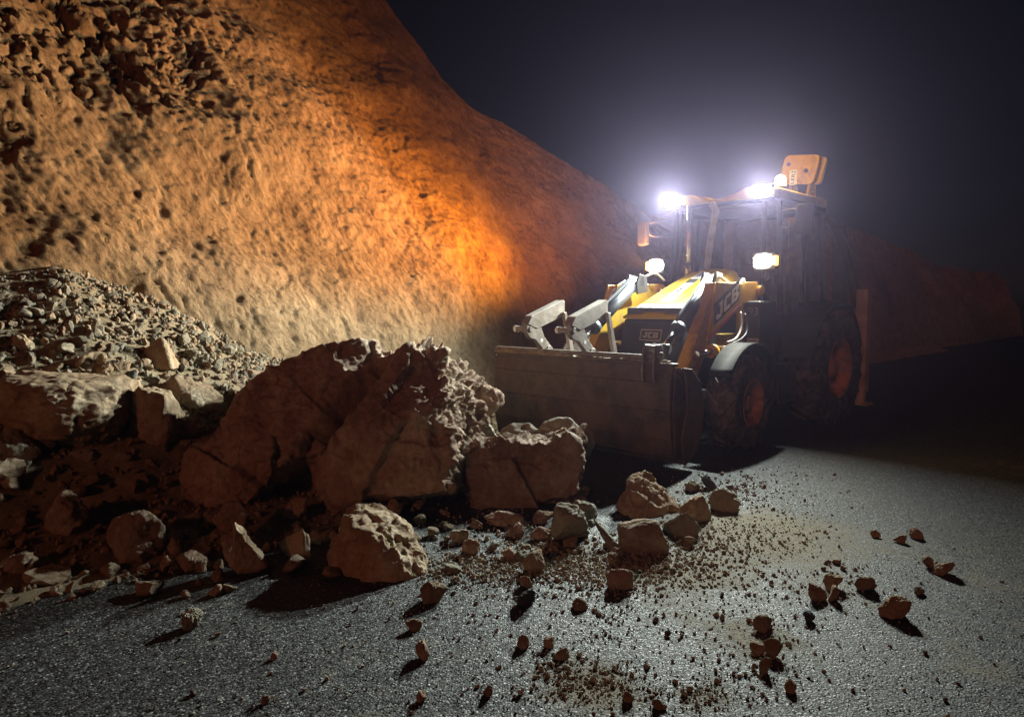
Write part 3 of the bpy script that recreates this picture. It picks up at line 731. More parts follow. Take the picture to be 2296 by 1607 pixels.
# ------------------------------------------------------------------ rocks one can single out (photo boxes at 2296 x 1607)
T_, RD, G_, DK = 'rock_tan', 'rock_red', 'rock_grey', 'rock_dark'
ROCKS = [
 # --- upper left bank
 ((-40, 833, 300, 1010), 'broad tan boulder with a sloping top, half buried in the bank at the left edge', T_, dict(box=.62, depth=.8, rough=.12, name='boulder', cat='boulder', seed=71)),
 ((296, 862, 406, 1004), 'upright tan rock with a dark hollow, against the right end of the broad tan boulder', T_, dict(box=.66, seed=23)),
 ((372, 838, 498, 924), 'angular tan rock with a shaded cleft, on the bank left of the huge boulder', T_, dict(seed=31)),
 ((306, 756, 402, 826), 'wedge shaped tan slab with a sharp crest, standing alone in the grey rubble', T_, dict(planes=8, rough=.06, seed=44)),
 ((164, 789, 211, 835), 'rounded tan rock on the back edge of the broad tan boulder, biggest there', T_, dict(seed=5)),
 ((213, 817, 253, 847), 'small brown block lying on the broad tan boulder, beside a dark grey stone', T_, dict(box=.7)),
 ((246, 807, 290, 843), 'small pale chip with a pointed top, behind a dark grey stone on the bank', T_, dict(planes=8)),
 ((267, 832, 307, 862), 'dark grey stone on top of the broad tan boulder', DK, {}),
 ((25, 746, 84, 788), 'rounded tan stone near the left edge, high on the rubble', T_, {}),
 ((92, 731, 132, 762), 'brown stone with a shaded left side, high on the rubble above the broad tan boulder', T_, {}),
 ((88, 813, 144, 836), 'low orange brown slab behind the broad tan boulder', T_, dict(planes=8)),
 ((-30, 968, 93, 1054), 'pitted pale grey rock at the left edge below the broad tan boulder', G_, dict(rough=.16)),
 ((86, 988, 135, 1022), 'blue grey flat stone leaning on the pitted pale grey rock', DK, dict(planes=8)),
 ((160, 1010, 215, 1040), 'low grey stone on the dark lip of the bank below the broad tan boulder', G_, {}),
 ((252, 1015, 300, 1042), 'yellowish stone on the lip of the bank, right of the low grey stone', G_, {}),
 ((397, 928, 449, 992), 'yellowish lump between the broad tan boulder and the huge boulder', T_, {}),
 ((590, 816, 638, 842), 'small pale stone just behind the left shoulder of the huge boulder', G_, {}),
 ((420, 990, 470, 1022), 'grey stone wedged low beside the left flank of the huge boulder', G_, {}),
 # --- dark front of the bank
 ((98, 1104, 214, 1214), 'dim round shouldered red boulder alone in the shadow at lower left', RD, dict(name='boulder', cat='boulder')),
 ((243, 1142, 380, 1260), 'dim craggy red boulder in the shadow, left of the tall leaning slab', RD, dict(rough=.15, name='boulder', cat='boulder')),
 ((268, 1066, 332, 1098), 'dim flat reddish stone in the shadow above the craggy red boulder', RD, dict(planes=8)),
 ((520, 1168, 612, 1292), 'reddish rock with a lit zigzag crest, right beside the tall leaning slab', T_, dict(planes=9)),
 ((613, 1180, 706, 1262), 'pale topped pitted rock under the huge boulder, second right of the tall leaning slab', T_, dict(rough=.14, planes=9)),
 ((636, 1110, 694, 1172), 'dim brown rock in the dark hollow beneath the huge boulder', RD, {}),
 ((396, 1238, 465, 1286), 'egg shaped red stone lying left of the foot of the tall leaning slab', RD, dict(planes=20)),
 ((374, 1203, 411, 1244), 'small red stone above the egg shaped red stone', RD, {}),
 ((361, 1250, 386, 1285), 'small pointed red stone left of the egg shaped red stone', RD, dict(planes=7)),
 ((471, 1276, 510, 1310), 'small rounded red stone right under the foot of the tall leaning slab', RD, {}),
 ((468, 1312, 504, 1340), 'small red block with a lit top edge at the rim of the shadow', RD, dict(box=.72)),
 ((405, 1324, 427, 1344), 'little red stone at the rim of the shadow, left of the small lit red block', RD, {}),
 ((372, 1304, 402, 1324), 'little triangular red stone in the shadow below the egg shaped red stone', RD, dict(planes=7)),
 ((17, 1240, 78, 1286), 'dim brown rock in the shadow near the left edge of the road', RD, {}),
 ((106, 1272, 151, 1298), 'dim low brown stone in the shadow right of the dim brown rock', RD, {}),
 ((-12, 1350, 22, 1377), 'red stone cut by the left edge of the view at the rim of the shadow', RD, {}),
 # --- front rock and its neighbours
 ((772, 1118, 894, 1200), 'flat topped stone just behind the large pitted rock', T_, dict(Y=4.5, base=0.0)),
 # --- under and right of the flat faced block
 ((1083, 1150, 1178, 1186), 'long dim red stone in the shadow under the flat faced red block', RD, dict(planes=16)),
 ((1192, 1148, 1244, 1178), 'short dim red stone tucked under the right end of the flat faced red block', RD, {}),
 ((1138, 1176, 1178, 1210), 'dim red stone in front of the long dim red stone', RD, {}),
 ((1188, 1182, 1240, 1216), 'dim red stone left of the leaning pale slab', RD, {}),
 ((1036, 1208, 1078, 1248), 'dim red block at the rim of the shadow below the flat faced red block', RD, dict(box=.7)),
 ((1124, 1228, 1156, 1258), 'brown stone at the rim of the shadow, behind the yellowish cube stone', RD, {}),
 ((1148, 1238, 1178, 1263), 'rounded grey brown stone touching the yellowish cube stone', G_, {}),
 ((1170, 1235, 1224, 1289), 'yellowish cube shaped stone on the road edge', T_, dict(box=.68, rough=.06)),
 ((1285, 940, 1332, 1014), 'rough dark rock standing behind the right end of the flat faced red block', G_, dict(Y=6.0)),
 ((1060, 930, 1120, 990), 'greyish rock in the gap between the huge boulder and the bucket', G_, dict(Y=6.35)),
 ((1232, 1128, 1328, 1226), 'pale slab leaning left, in front of the right end of the flat faced red block', G_, dict(planes=8, lean=-.5, rough=.16)),
 ((1281, 1120, 1342, 1170), 'dark greyish stone behind the leaning pale slab', G_, {}),
 ((1328, 1160, 1388, 1232), 'low pale stone between the leaning pale slab and the flat pale rock', G_, dict(planes=8)),
 ((1381, 1167, 1501, 1247), 'flat pale rock with a pitted front, before the big peaked rock', T_, dict(rough=.13, planes=10)),
 ((1490, 1148, 1567, 1204), 'angular pale rock right of the flat pale rock', G_, dict(planes=9)),
 ((1520, 1111, 1598, 1174), 'brown rounded rock right of the big peaked rock', T_, {}),
 ((1586, 1100, 1653, 1150), 'grey topped rock at the right end of the row before the bucket', G_, {}),
 ((1535, 1078, 1575, 1106), 'small pale stone behind the brown rounded rock', G_, {}),
 ((1572, 1066, 1606, 1100), 'small dark stone near the bucket corner, above the grey topped rock', DK, {}),
 ((1533, 1202, 1559, 1228), 'small upright tan stone in front of the angular pale rock', T_, {}),
 # --- on the road
 ((1356, 1276, 1421, 1324), 'reddish brown stone with a long shadow on the road before the flat pale rock', RD, {}),
 ((1360, 1240, 1394, 1272), 'tan stone just behind the reddish brown stone on the lit road', T_, {}),
 ((1374, 1234, 1400, 1256), 'rounded grey pebble in front of the flat pale rock', G_, dict(planes=22)),
 ((1151, 1322, 1202, 1368), 'dark blue grey stone on the road before the yellowish cube stone', DK, {}),
 ((1163, 1289, 1196, 1320), 'small brown stone between the yellowish cube stone and the dark blue grey stone', RD, {}),
 ((940, 1306, 1010, 1356), 'crumbling brown lump of earth at the shadow rim right of the large pitted rock', T_, dict(rough=.18)),
 ((402, 1368, 452, 1418), 'black looking stone with a lit right edge alone on the dim road at left', G_, {}),
 ((929, 1434, 966, 1485), 'tall reddish stone casting a long shadow in the front middle of the road', RD, {}),
 ((908, 1390, 949, 1418), 'pale pitted stone behind the tall reddish stone on the front road', T_, {}),
 ((1158, 1426, 1188, 1460), 'pointed red stone on the front road, larger of two side by side', RD, {}),
 ((1218, 1429, 1243, 1457), 'pointed red stone on the front road, smaller of two side by side', RD, {}),
 ((1282, 1346, 1320, 1372), 'flat brown stone on the lit road left of the mud smear', RD, {}),
 ((1239, 1457, 1280, 1484), 'brown earth clod on the lit road behind the mud patch', T_, {}),
 ((1081, 1536, 1106, 1566), 'brown stone near the bottom edge left of the mud patch', RD, {}),
 ((1395, 1550, 1422, 1578), 'rounded tan stone at the front of the mud patch', T_, {}),
 ((1462, 1568, 1486, 1592), 'dark brown stone by the bottom edge, right of the mud patch', RD, {}),
 ((932, 1553, 957, 1580), 'reddish stone near the bottom edge in the middle of the road', RD, {}),
 ((606, 1464, 624, 1482), 'little brown stone alone on the dim road at left of centre', RD, {}),
 ((586, 1560, 606, 1584), 'little dark brown stone near the bottom edge at left of centre', RD, {}),
 ((1808, 1311, 1854, 1353), 'brown stone at the front of a close cluster right on the road', T_, {}),
 ((1843, 1286, 1894, 1326), 'rounded brown stone at the back of a close cluster right on the road', T_, dict(planes=20)),
 ((1852, 1312, 1882, 1352), 'small brown stone between the two big ones of the cluster', T_, {}),
 ((1914, 1291, 1963, 1329), 'pale brown stone just right of the cluster on the road', T_, {}),
 ((1968, 1338, 2034, 1391), 'largest loose stone on the right half of the road, with a black shadow in front', T_, dict(seed=338, rough=.26)),
 ((2068, 1247, 2096, 1278), 'small tan stone touching a bigger one at the far right of the road', T_, {}),
 ((2090, 1257, 2139, 1294), 'tan stone touching a smaller one at the far right of the road', T_, dict(planes=18)),
 ((2048, 1317, 2076, 1337), 'small pale stone alone right of the largest loose stone', G_, {}),
 ((2004, 1200, 2032, 1221), 'brown stone in the far group on the right of the road, darkest', T_, {}),
 ((2040, 1184, 2068, 1211), 'brown stone in the far group on the right of the road, rightmost', T_, {}),
 ((1951, 1190, 1972, 1208), 'brown stone in the far group on the right of the road, leftmost', T_, {}),
 ((1688, 1382, 1737, 1420), 'crumbly earth clod on the bright part of the road', T_, dict(rough=.2)),
 ((1713, 1436, 1756, 1480), 'dark brown earth clod with a strong shadow below the crumbly clod', T_, dict(rough=.16)),
 ((1702, 1477, 1731, 1515), 'dark brown clod nearest the bottom in the clod row', T_, dict(rough=.16)),
 ((1680, 1446, 1720, 1470), 'low reddish clod left of the dark brown earth clod', T_, dict(rough=.18)),
 ((1757, 1528, 1787, 1558), 'tan stone alone near the bottom edge on the right', T_, {}),
 ((1799, 1374, 1828, 1400), 'dark stone between the cluster and the clod row', DK, {}),
]
for bb, lab, mt, kw in ROCKS:
    kw = dict(kw)
    kw.setdefault('name', 'rock' if (bb[2] - bb[0]) > 60 else 'stone'); kw.setdefault('cat', kw['name'])
    if kw['name'] == 'stone': kw.setdefault('rough', .2)
    place_rock(bb, lab, mt, **kw)

# ------------------------------------------------------------------ countable small stones: shared meshes, one object each
PROTO = {}
for mt in ('stone_tan', 'stone_grey', 'stone_dark'):
    PROTO[mt] = []
    for k in range(7):
        P, Fc = rock_shape(900 + k, 3, 12 + k % 5, 0.12, flat=False)
        me = np_mesh('stone', P, Fc, smooth=False); me.materials.append(M[mt]); PROTO[mt].append(me)

def small_stone(p, size, mt, label, group, buried=0.18):
    o = bpy.data.objects.new('stone', rnd.choice(PROTO[mt])); COL.objects.link(o)
    sx, sy, sz = size * rnd.uniform(.8, 1.3), size * rnd.uniform(.8, 1.2), size * rnd.uniform(.55, .95)
    o.scale = (sx, sy, sz)
    o.rotation_euler = (rnd.uniform(-.4, .4), rnd.uniform(-.4, .4), rnd.uniform(0, 6.28))
    o.location = (p[0], p[1], p[2] + sz * (0.5 - buried))
    return tag(o, label, 'stone', group)

# heap of grey rubble high on the bank
cand = []
for _ in range(125):
    s = rnd.uniform(-2.7, 1.7); q = abs(rnd.gauss(0.55, 0.45)) + 0.02
    if q > 1.7: continue
    x, y = to_xy(s, q); cand.append((x, y, rnd.lognormvariate(math.log(0.085), 0.36)))
for x, y, sz in cand:
    small_stone((x, y, float(ter_z(x, y)[0])), min(sz, .19), rnd.choice(['stone_grey'] * 5 + ['stone_tan'] * 2), 'small angular stone lying loose in the grey rubble heap below the cliff', 'loose stones in the rubble heap')
# dark front of the bank
for _ in range(66):
    p = hit(rnd.uniform(-20, 1050), rnd.uniform(1060, 1335))
    small_stone(p, rnd.lognormvariate(math.log(.075), .5), 'stone_tan', 'small dim stone in the shadow at the foot of the slide', 'small stones in the shadow of the slide')
# tight between and under the big rocks
for _ in range(44):
    p = hit(rnd.uniform(640, 1330), rnd.gauss(1195, 38))
    small_stone(p, rnd.lognormvariate(math.log(.062), .45), rnd.choice(['stone_tan', 'stone_tan', 'stone_grey']), 'small stone packed in the gaps between the big fallen rocks', 'stones packed between the big rocks')
# belt before the rocks and open road
def road_pt(px, py):
    d = ray(px, py); g = CAM + d * (-CAMZ / d[2]); return g
BELT = [(1080, 1270, 90, 18), (1240, 1262, 90, 20), (1330, 1255, 80, 20), (1470, 1262, 80, 20), (1620, 1100, 60, 22), (1690, 1085, 40, 16), (1540, 1225, 70, 20), (1880, 1275, 30, 14)]
for _ in range(50):
    cx, cy, sx, sy = rnd.choice(BELT)
    p = hit(rnd.gauss(cx, sx), rnd.gauss(cy, sy))
    small_stone(p, rnd.uniform(.022, .05), rnd.choice(['stone_tan', 'stone_grey', 'stone_tan']), 'small stone in the spill of debris along the front of the slide', 'small stones spilled along the slide')
for _ in range(38):
    p = road_pt(rnd.uniform(40, 2280), rnd.choice([rnd.uniform(1330, 1600), rnd.uniform(1180, 1600)]))
    if bank_z(p[0], p[1])[0] > 0: continue
    small_stone(p, rnd.lognormvariate(math.log(.020), .35), rnd.choice(['stone_tan', 'stone_dark', 'stone_tan', 'stone_grey']), 'pebble lying loose on the open asphalt in front', 'pebbles scattered over the road', 0.1)

# ------------------------------------------------------------------ what nobody could count: rubble and grit
def stuff(name, pts, sizes, sub, mat, label, cat, seed, flat=0.75):
    g = np.random.default_rng(seed)
    shapes = [rock_shape(5000 + seed * 10 + k, sub, 11, 0.10, flat=False)[0] for k in range(6)]
    Fc = ico(sub)[1]
    n = len(pts); nv = len(shapes[0])
    V = np.empty((n, nv, 3)); pts = np.asarray(pts)
    for i in range(n):
        a, b, c = g.random(3) * 6.28
        Rm = np.array(Euler((a * .3, b * .3, c)).to_matrix())
        S = shapes[i % 6] * (sizes[i] * np.array([g.uniform(.8, 1.35), g.uniform(.8, 1.2), flat * g.uniform(.7, 1.2)]))
        V[i] = S @ Rm.T + pts[i] + [0, 0, sizes[i] * .22]
    Fa = (Fc[None] + (np.arange(n) * nv)[:, None, None]).reshape(-1, 3)
    o = link(name, np_mesh(name, V.reshape(-1, 3), Fa, smooth=False), M[mat])
    return tag(o, label, cat, kind='stuff')

g = np.random.default_rng(21)
for n, mt, sd_, lab in ((3300, 'stone_grey', 3, 'loose grey rubble and grit covering the bank below the cliff'), (2300, 'stone_tan', 6, 'brown crumbs of earth mixed into the grey rubble below the cliff')):
    s = g.uniform(-3.8, 2.4, n); q = np.abs(g.normal(0.5, 0.6, n)) - .15; keep = q < bank_Q(s) * .95; s, q = s[keep], q[keep]
    x, y = to_xy(s, q)
    stuff('rubble', np.column_stack([x, y, ter_z(x, y)]), np.minimum(np.exp(g.normal(math.log(.036), .45, len(x))), .08) * (0.40 + 0.60 * sstep(-0.25, 0.55, q + 0.35 * (s + 1.6))), 1, mt, lab, 'rubble', sd_)
n = 3600
s = g.uniform(-3.5, 3.4, n); q = g.uniform(.42, 1.05, n) * bank_Q(s)
x, y = to_xy(s, q)
stuff('rubble', np.column_stack([x, y, ter_z(x, y)]), np.minimum(np.exp(g.normal(math.log(.024), .5, len(x))), .07), 1, 'stone_tan',
      'brown crumbs of earth and stone on the lower front of the bank', 'rubble', 4)
pts = []; sz = []
for cx, cy, sx, sy, k, base in [(1080, 1275, 110, 18, 700, .012), (1250, 1268, 120, 26, 1200, .012), (1400, 1275, 120, 30, 1100, .011), (1560, 1225, 90, 32, 700, .0105), (1640, 1100, 60, 22, 420, .013), (1150, 1200, 130, 40, 500, .016), (1640, 1180, 90, 40, 500, .008), (1480, 1300, 200, 40, 500, .008),
                          (1720, 1190, 90, 28, 380, .008), (1330, 1535, 80, 26, 560, .0075), (1250, 1500, 40, 18, 90, .011), (1580, 1555, 60, 24, 220, .0075), (1700, 1460, 80, 60, 260, .0085),
                          (1860, 1300, 120, 50, 200, .0085), (1500, 1350, 160, 50, 330, .007), (960, 1350, 120, 30, 200, .008), (1750, 1085, 60, 30, 160, .009), (1345, 1430, 60, 14, 90, .007), (1360, 1385, 18, 12, 60, .008)]:
    for _ in range(k):
        p = road_pt(g.normal(cx, sx), g.normal(cy, sy))
        pts.append((p[0], p[1], float(ter_z(p[0], p[1])[0]))); sz.append(min(float(np.exp(g.normal(math.log(base), .48))), .03))
for _ in range(1700):
    p = road_pt(g.normal(1350, 520), 1090 + 520 * g.random() ** .7)
    if p[1] > 9 or bank_z(p[0], p[1])[0] > 0: continue
    pts.append((p[0], p[1], 0.0)); sz.append(min(float(np.exp(g.normal(math.log(.0058), .55))), .018))
stuff('gravel', pts, sz, 1, 'gravel', 'fine gravel and crumbs of earth scattered over the asphalt', 'gravel', 5)

# ------------------------------------------------------------------ dry brush beside the huge boulder
def tube_bm(bm, pts, r, seg=6, r1=None, cap=True):
    pts = [Vector(p) for p in pts]; rings = []
    n = len(pts); ref = Vector((0.13, 0.31, 1)).normalized()
    for i, p in enumerate(pts):
        t = (pts[min(i + 1, n - 1)] - pts[max(i - 1, 0)]).normalized()
        a = t.cross(ref)
        if a.length < 1e-3: a = t.cross(Vector((1, 0, 0)))
        a.normalize(); b = t.cross(a)
        rr = r if r1 is None else r + (r1 - r) * i / max(1, n - 1)
        rings.append([bm.verts.new(p + (a * math.cos(2 * math.pi * k / seg) + b * math.sin(2 * math.pi * k / seg)) * rr) for k in range(seg)])
    fs = []
    for A, B in zip(rings, rings[1:]):
        for k in range(seg): fs.append(bm.faces.new((A[k], A[(k + 1) % seg], B[(k + 1) % seg], B[k])))
    if cap:
        fs.append(bm.faces.new(rings[0][::-1])); fs.append(bm.faces.new(rings[-1]))
    return fs

def brush(px, py, size, n, label, Y=None):
    p0 = Vector(hit(px, py)) if Y is None else Vector(at(px, py, Y))
    bm = bmesh.new()
    def twig(p, d, L, r, lvl):
        pts = [p]
        for i in range(4):
            d = (d + Vector((rnd.gauss(0, .22), rnd.gauss(0, .22), rnd.gauss(0.02, .15)))).normalized()
            pts.append(pts[-1] + d * L / 4)
        tube_bm(bm, pts, r, 4, r * .45)
        if lvl:
            for _ in range(3):
                k = rnd.randint(1, 4)
                twig(pts[k], (d + Vector((rnd.gauss(0, .7), rnd.gauss(0, .7), rnd.gauss(.1, .4)))).normalized(), L * .55, r * .6, lvl - 1)
    for _ in range(n):
        twig(Vector((rnd.gauss(0, size * .25), rnd.gauss(0, size * .2), -.01)), Vector((rnd.gauss(0, 1), rnd.gauss(-.2, .8), abs(rnd.gauss(.35, .3)))).normalized(), size * rnd.uniform(.5, 1), .0035, 2)
    me = bpy.data.meshes.new('dry_brush'); bm.to_mesh(me); bm.free()
    o = link('dry_brush', me, M['twig']); o.location = p0
    tag(o, label, 'dry brush')
brush(545, 878, .30, 16, 'tangle of dry pale twigs on the bank behind the left shoulder of the huge boulder')
brush(490, 960, .24, 12, 'low dry twigs in the dark gap beside the left flank of the huge boulder')
# ------------------------------------------------------------------ backhoe loader (local axes: x forward, y to its left, z up; origin on the road under the front axle)
class MB:
    def __init__(self): self.bm = bmesh.new(); self.mats = []; self.mi = 0
    def use(self, mat):
        if mat not in self.mats: self.mats.append(mat)
        self.mi = self.mats.index(mat); return self
    def _set(self, fs, smooth=False):
        for f in fs: f.material_index = self.mi; f.smooth = smooth
    def box(self, c, s, rot=None, smooth=False):
        r = bmesh.ops.create_cube(self.bm, size=1)
        m = Matrix.Translation(c) @ (Euler(rot).to_matrix().to_4x4() if rot else Matrix()) @ Matrix.Diagonal((*s, 1))
        bmesh.ops.transform(self.bm, matrix=m, verts=r['verts'])
        self._set({f for v in r['verts'] for f in v.link_faces}, smooth); return self
    def prism(self, prof, y0, y1, holes=None):
        """polygon in x-z extruded between y0 and y1"""
        n = len(prof)
        a = [self.bm.verts.new((x, y0, z)) for x, z in prof]; b = [self.bm.verts.new((x, y1, z)) for x, z in prof]
        fs = [self.bm.faces.new(a), self.bm.faces.new(b[::-1])]
        for i in range(n): fs.append(self.bm.faces.new((a[i], b[i], b[(i + 1) % n], a[(i + 1) % n])))
        self._set(fs); bmesh.ops.recalc_face_normals(self.bm, faces=fs); return self
    def prism_x(self, prof, x0, x1):
        """polygon in y-z extruded between x0 and x1"""
        n = len(prof)
        a = [self.bm.verts.new((x0, y, z)) for y, z in prof]; b = [self.bm.verts.new((x1, y, z)) for y, z in prof]
        fs = [self.bm.faces.new(a), self.bm.faces.new(b[::-1])]
        for i in range(n): fs.append(self.bm.faces.new((a[i], b[i], b[(i + 1) % n], a[(i + 1) % n])))
        self._set(fs); bmesh.ops.recalc_face_normals(self.bm, faces=fs); return self
    def cyl(self, p0, p1, r, r1=None, seg=20):
        fs = tube_bm(self.bm, [p0, p1], r, seg, r1)
        self._set(fs, True)
        for f in fs[-2:]: f.smooth = False
        bmesh.ops.recalc_face_normals(self.bm, faces=fs); return self
    def tube(self, pts, r, seg=8, r1=None):
        P = [Vector(p) for p in pts]
        out = []
        for i in range(len(P) - 1):
            p0, p1, p2, p3 = P[max(i - 1, 0)], P[i], P[i + 1], P[min(i + 2, len(P) - 1)]
            for k in range(6):
                t = k / 6
                out.append(0.5 * ((2 * p1) + (p2 - p0) * t + (2 * p0 - 5 * p1 + 4 * p2 - p3) * t * t + (3 * p1 - p0 - 3 * p2 + p3) * t ** 3))
        out.append(P[-1])
        fs = tube_bm(self.bm, out, r, seg, r1); self._set(fs, True); bmesh.ops.recalc_face_normals(self.bm, faces=fs); return self
    def lathe_y(self, c, prof, seg=48, smooth=True):
        """profile [(radius, y)] spun about an axis along y through c"""
        rings = []
        for k in range(seg):
            a = 2 * math.pi * k / seg
            rings.append([self.bm.verts.new((c[0] + r * math.cos(a), c[1] + y, c[2] + r * math.sin(a))) for r, y in prof])
        fs = []
        for k in range(seg):
            A, B = rings[k], rings[(k + 1) % seg]
            for i in range(len(prof) - 1): fs.append(self.bm.faces.new((A[i], B[i], B[i + 1], A[i + 1])))
        self._set(fs, smooth); bmesh.ops.recalc_face_normals(self.bm, faces=fs); return self
    def quad(self, pts):
        f = self.bm.faces.new([self.bm.verts.new(p) for p in pts]); self._set([f]); return self
    def poly_on(self, poly, o, u, v, t):
        """flat polygon [(a,b)] raised by t on the plane o + a u + b v"""
        o, u, v = Vector(o), Vector(u), Vector(v); n = u.cross(v).normalized()
        a = [self.bm.verts.new(o + u * x + v * y) for x, y in poly]; b = [self.bm.verts.new(o + u * x + v * y + n * t) for x, y in poly]
        k = len(poly); fs = [self.bm.faces.new(b)]
        for i in range(k): fs.append(self.bm.faces.new((a[i], a[(i + 1) % k], b[(i + 1) % k], b[i])))
        self._set(fs); bmesh.ops.recalc_face_normals(self.bm, faces=fs); return self
    def text(self, s, size, o, u, v, t=0.002, width=None):
        cu = bpy.data.curves.new('t', 'FONT'); cu.body = s; cu.size = size; cu.extrude = t / 2; cu.align_x = 'CENTER'; cu.align_y = 'CENTER'
        ob = bpy.data.objects.new('t', cu); COL.objects.link(ob)
        dg = bpy.context.evaluated_depsgraph_get(); dg.update()
        me = bpy.data.meshes.new_from_object(ob.evaluated_get(dg))
        o, u, v = Vector(o), Vector(u).normalized(), Vector(v).normalized(); n = u.cross(v).normalized()
        k = 1.0
        if width and len(me.vertices):
            xs = [p.co.x for p in me.vertices]; k = width / max(1e-6, max(xs) - min(xs))
        vs = [self.bm.verts.new(o + u * p.co.x * k + v * p.co.y + n * p.co.z) for p in me.vertices]
        fs = []
        for f in me.polygons:
            try: fs.append(self.bm.faces.new([vs[i] for i in f.vertices]))
            except ValueError: pass
        self._set(fs)
        bpy.data.objects.remove(ob); bpy.data.curves.remove(cu); bpy.data.meshes.remove(me); return self
    def build(self, name, mat=None, parent=None, bevel=0.0, seg=2, label=None):
        me = bpy.data.meshes.new(name); self.bm.to_mesh(me); self.bm.free()
        o = link(name, me, self.mats if self.mats else mat, parent)
        if bevel:
            md = o.modifiers.new('bevel', 'BEVEL'); md.width = bevel; md.segments = seg; md.limit_method = 'ANGLE'; md.angle_limit = R(40); md.harden_normals = False
        if label: o['label'] = label
        return o

ROOT = bpy.data.objects.new('backhoe_loader', None); COL.objects.link(ROOT)
ROOT.location = (1.69, 8.08, 0); ROOT.rotation_euler = (0, 0, R(225))
tag(ROOT, 'yellow backhoe loader with its work lamps lit and front bucket lowered towards the boulders', 'backhoe loader')

def empty_child(name, parent, loc=(0, 0, 0), rz=0):
    o = bpy.data.objects.new(name, None); COL.objects.link(o); o.parent = parent; o.location = loc; o.rotation_euler = (0, 0, rz); o.empty_display_size = .1
    return o

# block letters of the maker's badge
LJ = [(.20, 1), (.58, 1), (.58, .16), (.46, 0), (.08, 0), (-.04, .14), (-.04, .36), (.19, .36), (.19, .24), (.33, .24), (.33, .78), (.20, .78)]
LC = [(.12, 0), (0, .14), (0, .86), (.12, 1), (.66, 1), (.66, .76), (.26, .76), (.26, .24), (.66, .24), (.66, 0)]
def letters(mb, o, u, v, H, t, W=1.0):
    """J C B, height H, starting at o"""
    u = Vector(u) * H * W; v = Vector(v) * H; o = Vector(o)
    mb.poly_on(LJ, o, u, v, t); mb.poly_on(LC, o + u * .70, u, v, t)
    b = o + u * 1.48
    for poly in ([(0, 0), (.26, 0), (.26, 1), (0, 1)], [(.26, .78), (.62, .78), (.70, .90), (.60, 1), (.26, 1)], [(.26, .40), (.58, .40), (.66, .50), (.58, .60), (.26, .60)],
                 [(.26, 0), (.60, 0), (.72, .10), (.64, .22), (.26, .22)], [(.46, .60), (.58, .60), (.72, .66), (.72, .88), (.62, .78), (.46, .78)], [(.46, .22), (.64, .22), (.74, .12), (.74, .36), (.58, .40), (.46, .40)]):
        mb.poly_on(poly, b, u, v, t)

# ---- wheels
def tyre_mesh(Rt, w, rim, nl, lug):
    mb = MB()
    hw = w / 2
    prof = [(rim, -hw * .80), (rim + .02, -hw * .92), (rim + (Rt - rim) * .45, -hw), (Rt - .06, -hw * .96), (Rt - .035, -hw * .86), (Rt - .03, -hw * .4), (Rt - .03, hw * .4), (Rt - .035, hw * .86), (Rt - .06, hw * .96),
            (rim + (Rt - rim) * .45, hw), (rim + .02, hw * .92), (rim, hw * .80), (rim - .005, 0), (rim, -hw * .80)]
    mb.lathe_y((0, 0, 0), prof, 56)
    for k in range(nl):
        for sgn in (-1, 1):
            a0 = 2 * math.pi * (k + (0.5 if sgn > 0 else 0)) / nl
            # a bar lug sweeping back from the centre line to the shoulder
            sec = []
            for j, (yy, da, dr) in enumerate([(-.06 * hw, 0, 0), (.35 * hw, .10, 0), (.72 * hw, .22, 0), (.97 * hw, .31, -.012), (1.02 * hw, .34, -.06)]):
                a = a0 + da * (0.49 / Rt) ** .5 * 1.35
                wa = lug / Rt
                ro = Rt + dr; ri = Rt - .055 + dr
                y = sgn * yy
                sec.append([mb.bm.verts.new((r * math.cos(a + s * wa * (.5 if r == ro else .68)), y, r * math.sin(a + s * wa * (.5 if r == ro else .68)))) for r, s in ((ri, -1), (ro, -1), (ro, 1), (ri, 1))])
            fs = []
            for A, B in zip(sec, sec[1:]):
                for i in range(4): fs.append(mb.bm.faces.new((A[i], A[(i + 1) % 4], B[(i + 1) % 4], B[i])))
            fs.append(mb.bm.faces.new(sec[0])); fs.append(mb.bm.faces.new(sec[-1][::-1]))
            mb._set(fs); bmesh.ops.recalc_face_normals(mb.bm, faces=fs)
    return mb

def rim_mesh(rim, w):
    mb = MB(); hw = w / 2
    mb.lathe_y((0, 0, 0), [(rim + .015, hw * .86), (rim + .012, hw * .93), (rim - .015, hw * .93), (rim - .035, hw * .6), (rim - .05, hw * .25), (rim * .62, hw * .05), (rim * .5, hw * .18), (rim * .34, hw * .22), (rim * .32, hw * .62), (rim * .2, hw * .68), (.001, hw * .68)], 48)
    mb.lathe_y((0, 0, 0), [(rim + .015, -hw * .86), (rim - .015, -hw * .93), (rim - .05, -hw * .3), (.001, -hw * .2)], 32)
    for k in range(8):
        a = 2 * math.pi * k / 8
        c = (rim * .46 * math.cos(a), hw * .2, rim * .46 * math.sin(a))
        mb.cyl(c, (c[0], c[1] + .03, c[2]), .016, seg=6)
    return mb

def make_wheel(x, y, Rt, w, rim, nl, lug, steer=0):
    side = 1 if y > 0 else -1
    e = empty_child('wheel', ROOT, (x, y, Rt), (0 if side > 0 else math.pi) + steer)
    tyre_mesh(Rt, w, rim, nl, lug).build('tyre', M['rubber'], e, .006, 1)
    rim_mesh(rim, w).build('rim', M['rim'], e)
for s in (1, -1):
    make_wheel(0, s * .97, .49, .34, .245, 17, .055, steer=R(3))
    make_wheel(-2.17, s * .97, .72, .46, .36, 20, .06)

